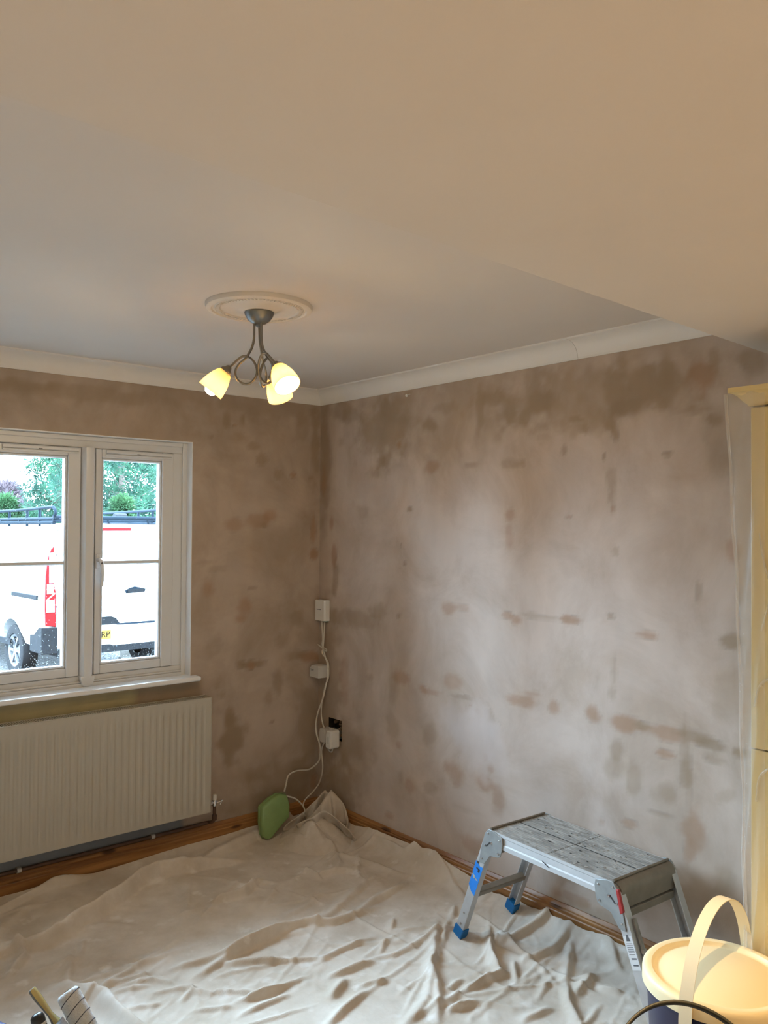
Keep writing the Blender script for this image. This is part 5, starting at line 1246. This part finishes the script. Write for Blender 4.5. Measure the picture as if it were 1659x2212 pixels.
def text(name, s, loc, size, m, parent, rot=(PI/2, 0, 0), align='RIGHT'):
    cu_ = bpy.data.curves.new(name, 'FONT'); cu_.body = s; cu_.size = size; cu_.extrude = .0006; cu_.align_x = align; cu_.align_y = 'CENTER'
    to = bpy.data.objects.new('tmp', cu_); COL.objects.link(to); bpy.context.view_layer.update()
    me = bpy.data.meshes.new_from_object(to.evaluated_get(bpy.context.evaluated_depsgraph_get())); me.name = name; bpy.data.objects.remove(to)
    o = bpy.data.objects.new(name, me); COL.objects.link(o); o.location = loc; o.rotation_euler = rot; o.parent = parent; me.materials.clear(); me.materials.append(m); return o
text('plate_letters', 'RP', (-.155, -.0875, .585), .105, MT['black_ink'], pl_)
text('badge_letters', 'TR', (-.70, -.004+rear(.88), .88), .055, MT['rack'], van, align='CENTER')
b = MB(); b.prism([(.10, 0), (.36, .01), (.37, .05), (.30, .065), (.22, .085), (.15, .065), (.09, .04)], -.02, .0, lambda u, v, t: (u, t+rear(1.1), 1.08+v)); hd2 = b.build('door_handle', MT['rack'], van, bevel=.006)
b = MB(); rbox(b, .12, .35, 1.09, 1.13, y=-.030, t=.014); b.build('grip_recess', MT['bumper'], hd2)
for z in (.60, 1.0, 1.62):
    for s in (-1, 1):
        b = MB(); b.box((s*.80, -.008+rear(z), z), (.05, .02, .05)); b.build('hinge', MT['van'], van, bevel=.006)
b = MB(); b.box((-.865, -.012+rear(.69), .665), (.075, .02, .075)); b.build('white_sticker', MT['sticker'], van)
b = MB(); b.box((-.985, .55, 1.075), (.024, .86, .055)); sr = b.build('slide_rail', MT['bumper'], van, bevel=.008)
b = MB(); b.box((-.975, 2.1, .445), (.03, 2.2, .07)); b.build('sill_strip', MT['bumper'], van)
b = MB(); b.box((-.955, 1.7, 1.30), (.004, 2.8, .006), Matrix.Rotation(0, 3, 'X')); b.build('side_crease', MT['seam'], van)
for s in (-1, 1):
    b = MB(); b.bb((s*.905-.004, 2.45, 1.18), (s*.905+.004, 3.25, 1.66)); b.build('side_window', MT['bumper'], van)
b = MB(); b.add([(-.80, 3.56, 1.79), (.80, 3.56, 1.79), (.88, 4.18, 1.30), (-.88, 4.18, 1.30), (-.80, 3.53, 1.76), (.80, 3.53, 1.76), (.88, 4.15, 1.27), (-.88, 4.15, 1.27)], [(0, 1, 2, 3), (7, 6, 5, 4), (0, 4, 5, 1), (1, 5, 6, 2), (2, 6, 7, 3), (3, 7, 4, 0)]); b.build('windscreen', MT['bumper'], van)
# roof rack
rk = MB()
for s in (-1, 1):
    rk.tube(bez([(s*.78, .16, 2.03), (s*.78, .12, 2.10), (s*.78, .16, 2.16), (s*.78, .30, 2.175), (s*.78, 1.2, 2.15), (s*.78, 2.6, 2.13)], 6), .020, 8)
    rk.tube([(s*.78, .15, 2.035), (s*.78, 2.6, 2.02)], .022, 8)
    rk.tube([(s*.78, .15, 1.985), (s*.78, 2.6, 1.98)], .024, 8)
    for y in (.62, 1.05, 1.7, 2.4): rk.tube([(s*.78, y, 1.93), (s*.78, y, 2.155)], .018, 6)
rk.tube([(-.80, .15, 2.045), (.80, .15, 2.045)], .030, 10)
for y in (.6, 1.3, 2.0, 2.6): rk.tube([(-.80, y, 2.01), (.80, y, 2.01)], .018, 8)
for x in (-.5, -.1, .45): rk.tube([(x, .15, 2.03), (x+.06, .2, 1.95)], .012, 6)
rk.build('roof_rack', MT['rack'], van, smooth=True, ang=40)
b = MB(); b.tube([(.25, .7, 2.06), (.42, .7, 2.06)], .055, 12); b.tube([(-.25, .9, 2.06), (-.05, .9, 2.06)], .05, 12); b.build('rack_roller', MT['bumper'], van, smooth=True, ang=40)

# kerb stone in the gravel
rs_ = random.Random(8)
b = MB(); b.box((2.56, 8.1, GZ+.05), (.55, .3, .16), Matrix.Rotation(.2, 3, 'Z')); o = b.build('stone_block', mat('pale_stone', (.34, .31, .28), .8, var=.15, bump=.4), bevel=.04, seg=3, smooth=True)
tag(o, 'pale stone block lying in the gravel beyond the right hand pane', 'stone')

# trees: trunk with limbs, leaf sprays as many small blades
def leafmat(name, c, c2):
    m, nt, b = nodes(name); L = nt.links.new
    ob = N(nt, 'ShaderNodeTexCoord'); nz = N(nt, 'ShaderNodeTexNoise'); nz.inputs['Scale'].default_value = 1.9; nz.inputs['Detail'].default_value = 4
    L(ob.outputs['Object'], nz.inputs['Vector'])
    rp = N(nt, 'ShaderNodeValToRGB'); rp.color_ramp.elements[0].position = .36; rp.color_ramp.elements[1].position = .62
    rp.color_ramp.elements[0].color = (*c2, 1); rp.color_ramp.elements[1].color = (*c, 1)
    L(nz.outputs[0], rp.inputs[0]); L(rp.outputs[0], b.inputs['Base Color'])
    b.inputs['Roughness'].default_value = .7; b.inputs['Specular IOR Level'].default_value = .12
    t = N(nt, 'ShaderNodeBsdfTranslucent'); L(rp.outputs[0], t.inputs[0])
    mx = N(nt, 'ShaderNodeMixShader'); mx.inputs[0].default_value = .35; L(b.outputs[0], mx.inputs[1]); L(t.outputs[0], mx.inputs[2])
    L(mx.outputs[0], nt.nodes['Material Output'].inputs[0]); return m
MT['lf_pine'] = leafmat('pine_needles', (.036, .098, .055), (.013, .035, .03))
MT['lf_green'] = leafmat('yellow_green_leaves', (.034, .082, .032), (.016, .036, .02))
MT['lf_red'] = leafmat('russet_twigs', (.085, .062, .068), (.045, .04, .05))
MT['lf_dark'] = leafmat('dark_evergreen', (.03, .065, .045), (.012, .028, .025))
MT['bark'] = mat('bark', (.10, .075, .06), .9, var=.25, scale=12, bump=.6)
def tree(name, label, loc, h, rad, base, mt, seed, nclump=130, nleaf=60, ll=.16, lw=.035, cr=.28, group=None, up=.35, shape=1.0):
    rg = np.random.default_rng(seed); rt_ = empty(name, loc)
    tag(rt_, label, 'tree' if 'bush' not in name else 'bush', group)
    b = MB(); top = Vector((rg.uniform(-.2, .2), rg.uniform(-.2, .2), h*.92))
    b.tube(bez([(0, 0, -.05), (top.x*.3, top.y*.3, h*.4), tuple(top)], 6), .1, 8, rad=list(np.linspace(.05*h**.5*.9, .012, 13)))
    b.build('trunk', MT['bark'], rt_, smooth=True)
    C_ = []; bb_ = MB()
    for i in range(nclump):
        z = base+(h-base)*rg.random(); t = (z-base)/(h-base)
        r = rad*(math.sin(PI*min(1, .12+.88*t)**.8) if shape == 1 else (1-t)*.95+.08)*math.sqrt(rg.uniform(.08, 1)); a = rg.uniform(0, 2*PI)
        C_.append((r*math.cos(a), r*math.sin(a), z))
        if i % 5 == 0: bb_.tube([(top.x*.3, top.y*.3, max(.1, z-.35*r)), (r*math.cos(a)*.95, r*math.sin(a)*.95, z)], .02, 5, rad=[.022, .006])
    bb_.build('branches', MT['bark'], rt_, smooth=True)
    C_ = np.repeat(np.array(C_), nleaf, 0); n_ = len(C_)
    d = rg.normal(size=(n_, 3)); d[:, 2] += up; d /= np.linalg.norm(d, axis=1)[:, None]
    cs_ = np.repeat(rg.uniform(.6, 1.25, nclump), nleaf)[:, None]
    p = C_ + d*cr*cs_*rg.uniform(.15, 1, (n_, 1))**.6*np.array([1, 1, .75])
    q = rg.normal(size=(n_, 3)); s = np.cross(d, q); s /= np.linalg.norm(s, axis=1)[:, None]
    l = (ll*rg.uniform(.6, 1.2, n_))[:, None]; w = (lw*rg.uniform(.7, 1.2, n_))[:, None]
    V = np.stack([p-s*w*.3, p+d*l*.5-s*w*.5, p+d*l, p+d*l*.5+s*w*.5], 1).reshape(-1, 3)
    tag(np_mesh('foliage', V, np.arange(4*n_).reshape(-1, 4), MT[mt], rt_, smooth=False), kind='stuff')
    return rt_
tree('pine_tree', 'tall bright green pine filling the upper right hand pane', (3.85, 11.9, GZ), 6.6, 1.25, .9, 'lf_pine', 1, 460, 170, .10, .017, .22)
tree('pine_tree', 'blue green pine beside the mullion behind the van roof, in the left pane', (3.2, 13.5, GZ), 5.4, .72, .7, 'lf_pine', 2, 380, 150, .10, .017, .2)
tree('bare_bush', 'russet leafless bush under the patch of white sky', (3.0, 16.6, GZ), 2.75, 1.4, .3, 'lf_red', 3, 420, 80, .16, .018, .3, up=.8)
tree('leafy_bush', 'yellow green bush low behind the roof rack at the left window edge', (2.0, 13.0, GZ), 2.4, .75, .2, 'lf_green', 4, 190, 150, .06, .03, .2)
tree('leafy_bush', 'mid green bush at the foot of the bright pine behind the van', (3.3, 10.6, GZ), 2.35, .6, .2, 'lf_green', 5, 190, 150, .06, .03, .2)
tree('dark_evergreen', 'dark evergreen showing in the gaps behind the bright pine', (6.1, 17.7, GZ), 6.6, 1.9, .6, 'lf_dark', 6, 360, 130, .13, .04, .34)
for i, (x, y, h) in enumerate(((-.9, 16.5, 3.9), (-4.0, 15.8, 4.3), (-7.1, 15.2, 4.1), (-10.2, 14.0, 4.6), (-13.0, 12.0, 4.4))):  # unseen trees, made tall and dense to block low sky light
    tree('sky_block_hedge', ('first', 'second', 'third', 'fourth', 'fifth')[i] + ' hedgerow tree counted away from the russet bush, unseen, made tall and dense to block low sky', (x, y, GZ), h, 1.25, .3, 'lf_dark' if i % 2 else 'lf_green', 20+i, 170, 55, .18, .07, .36, group='hedgerow trees outside the window view')
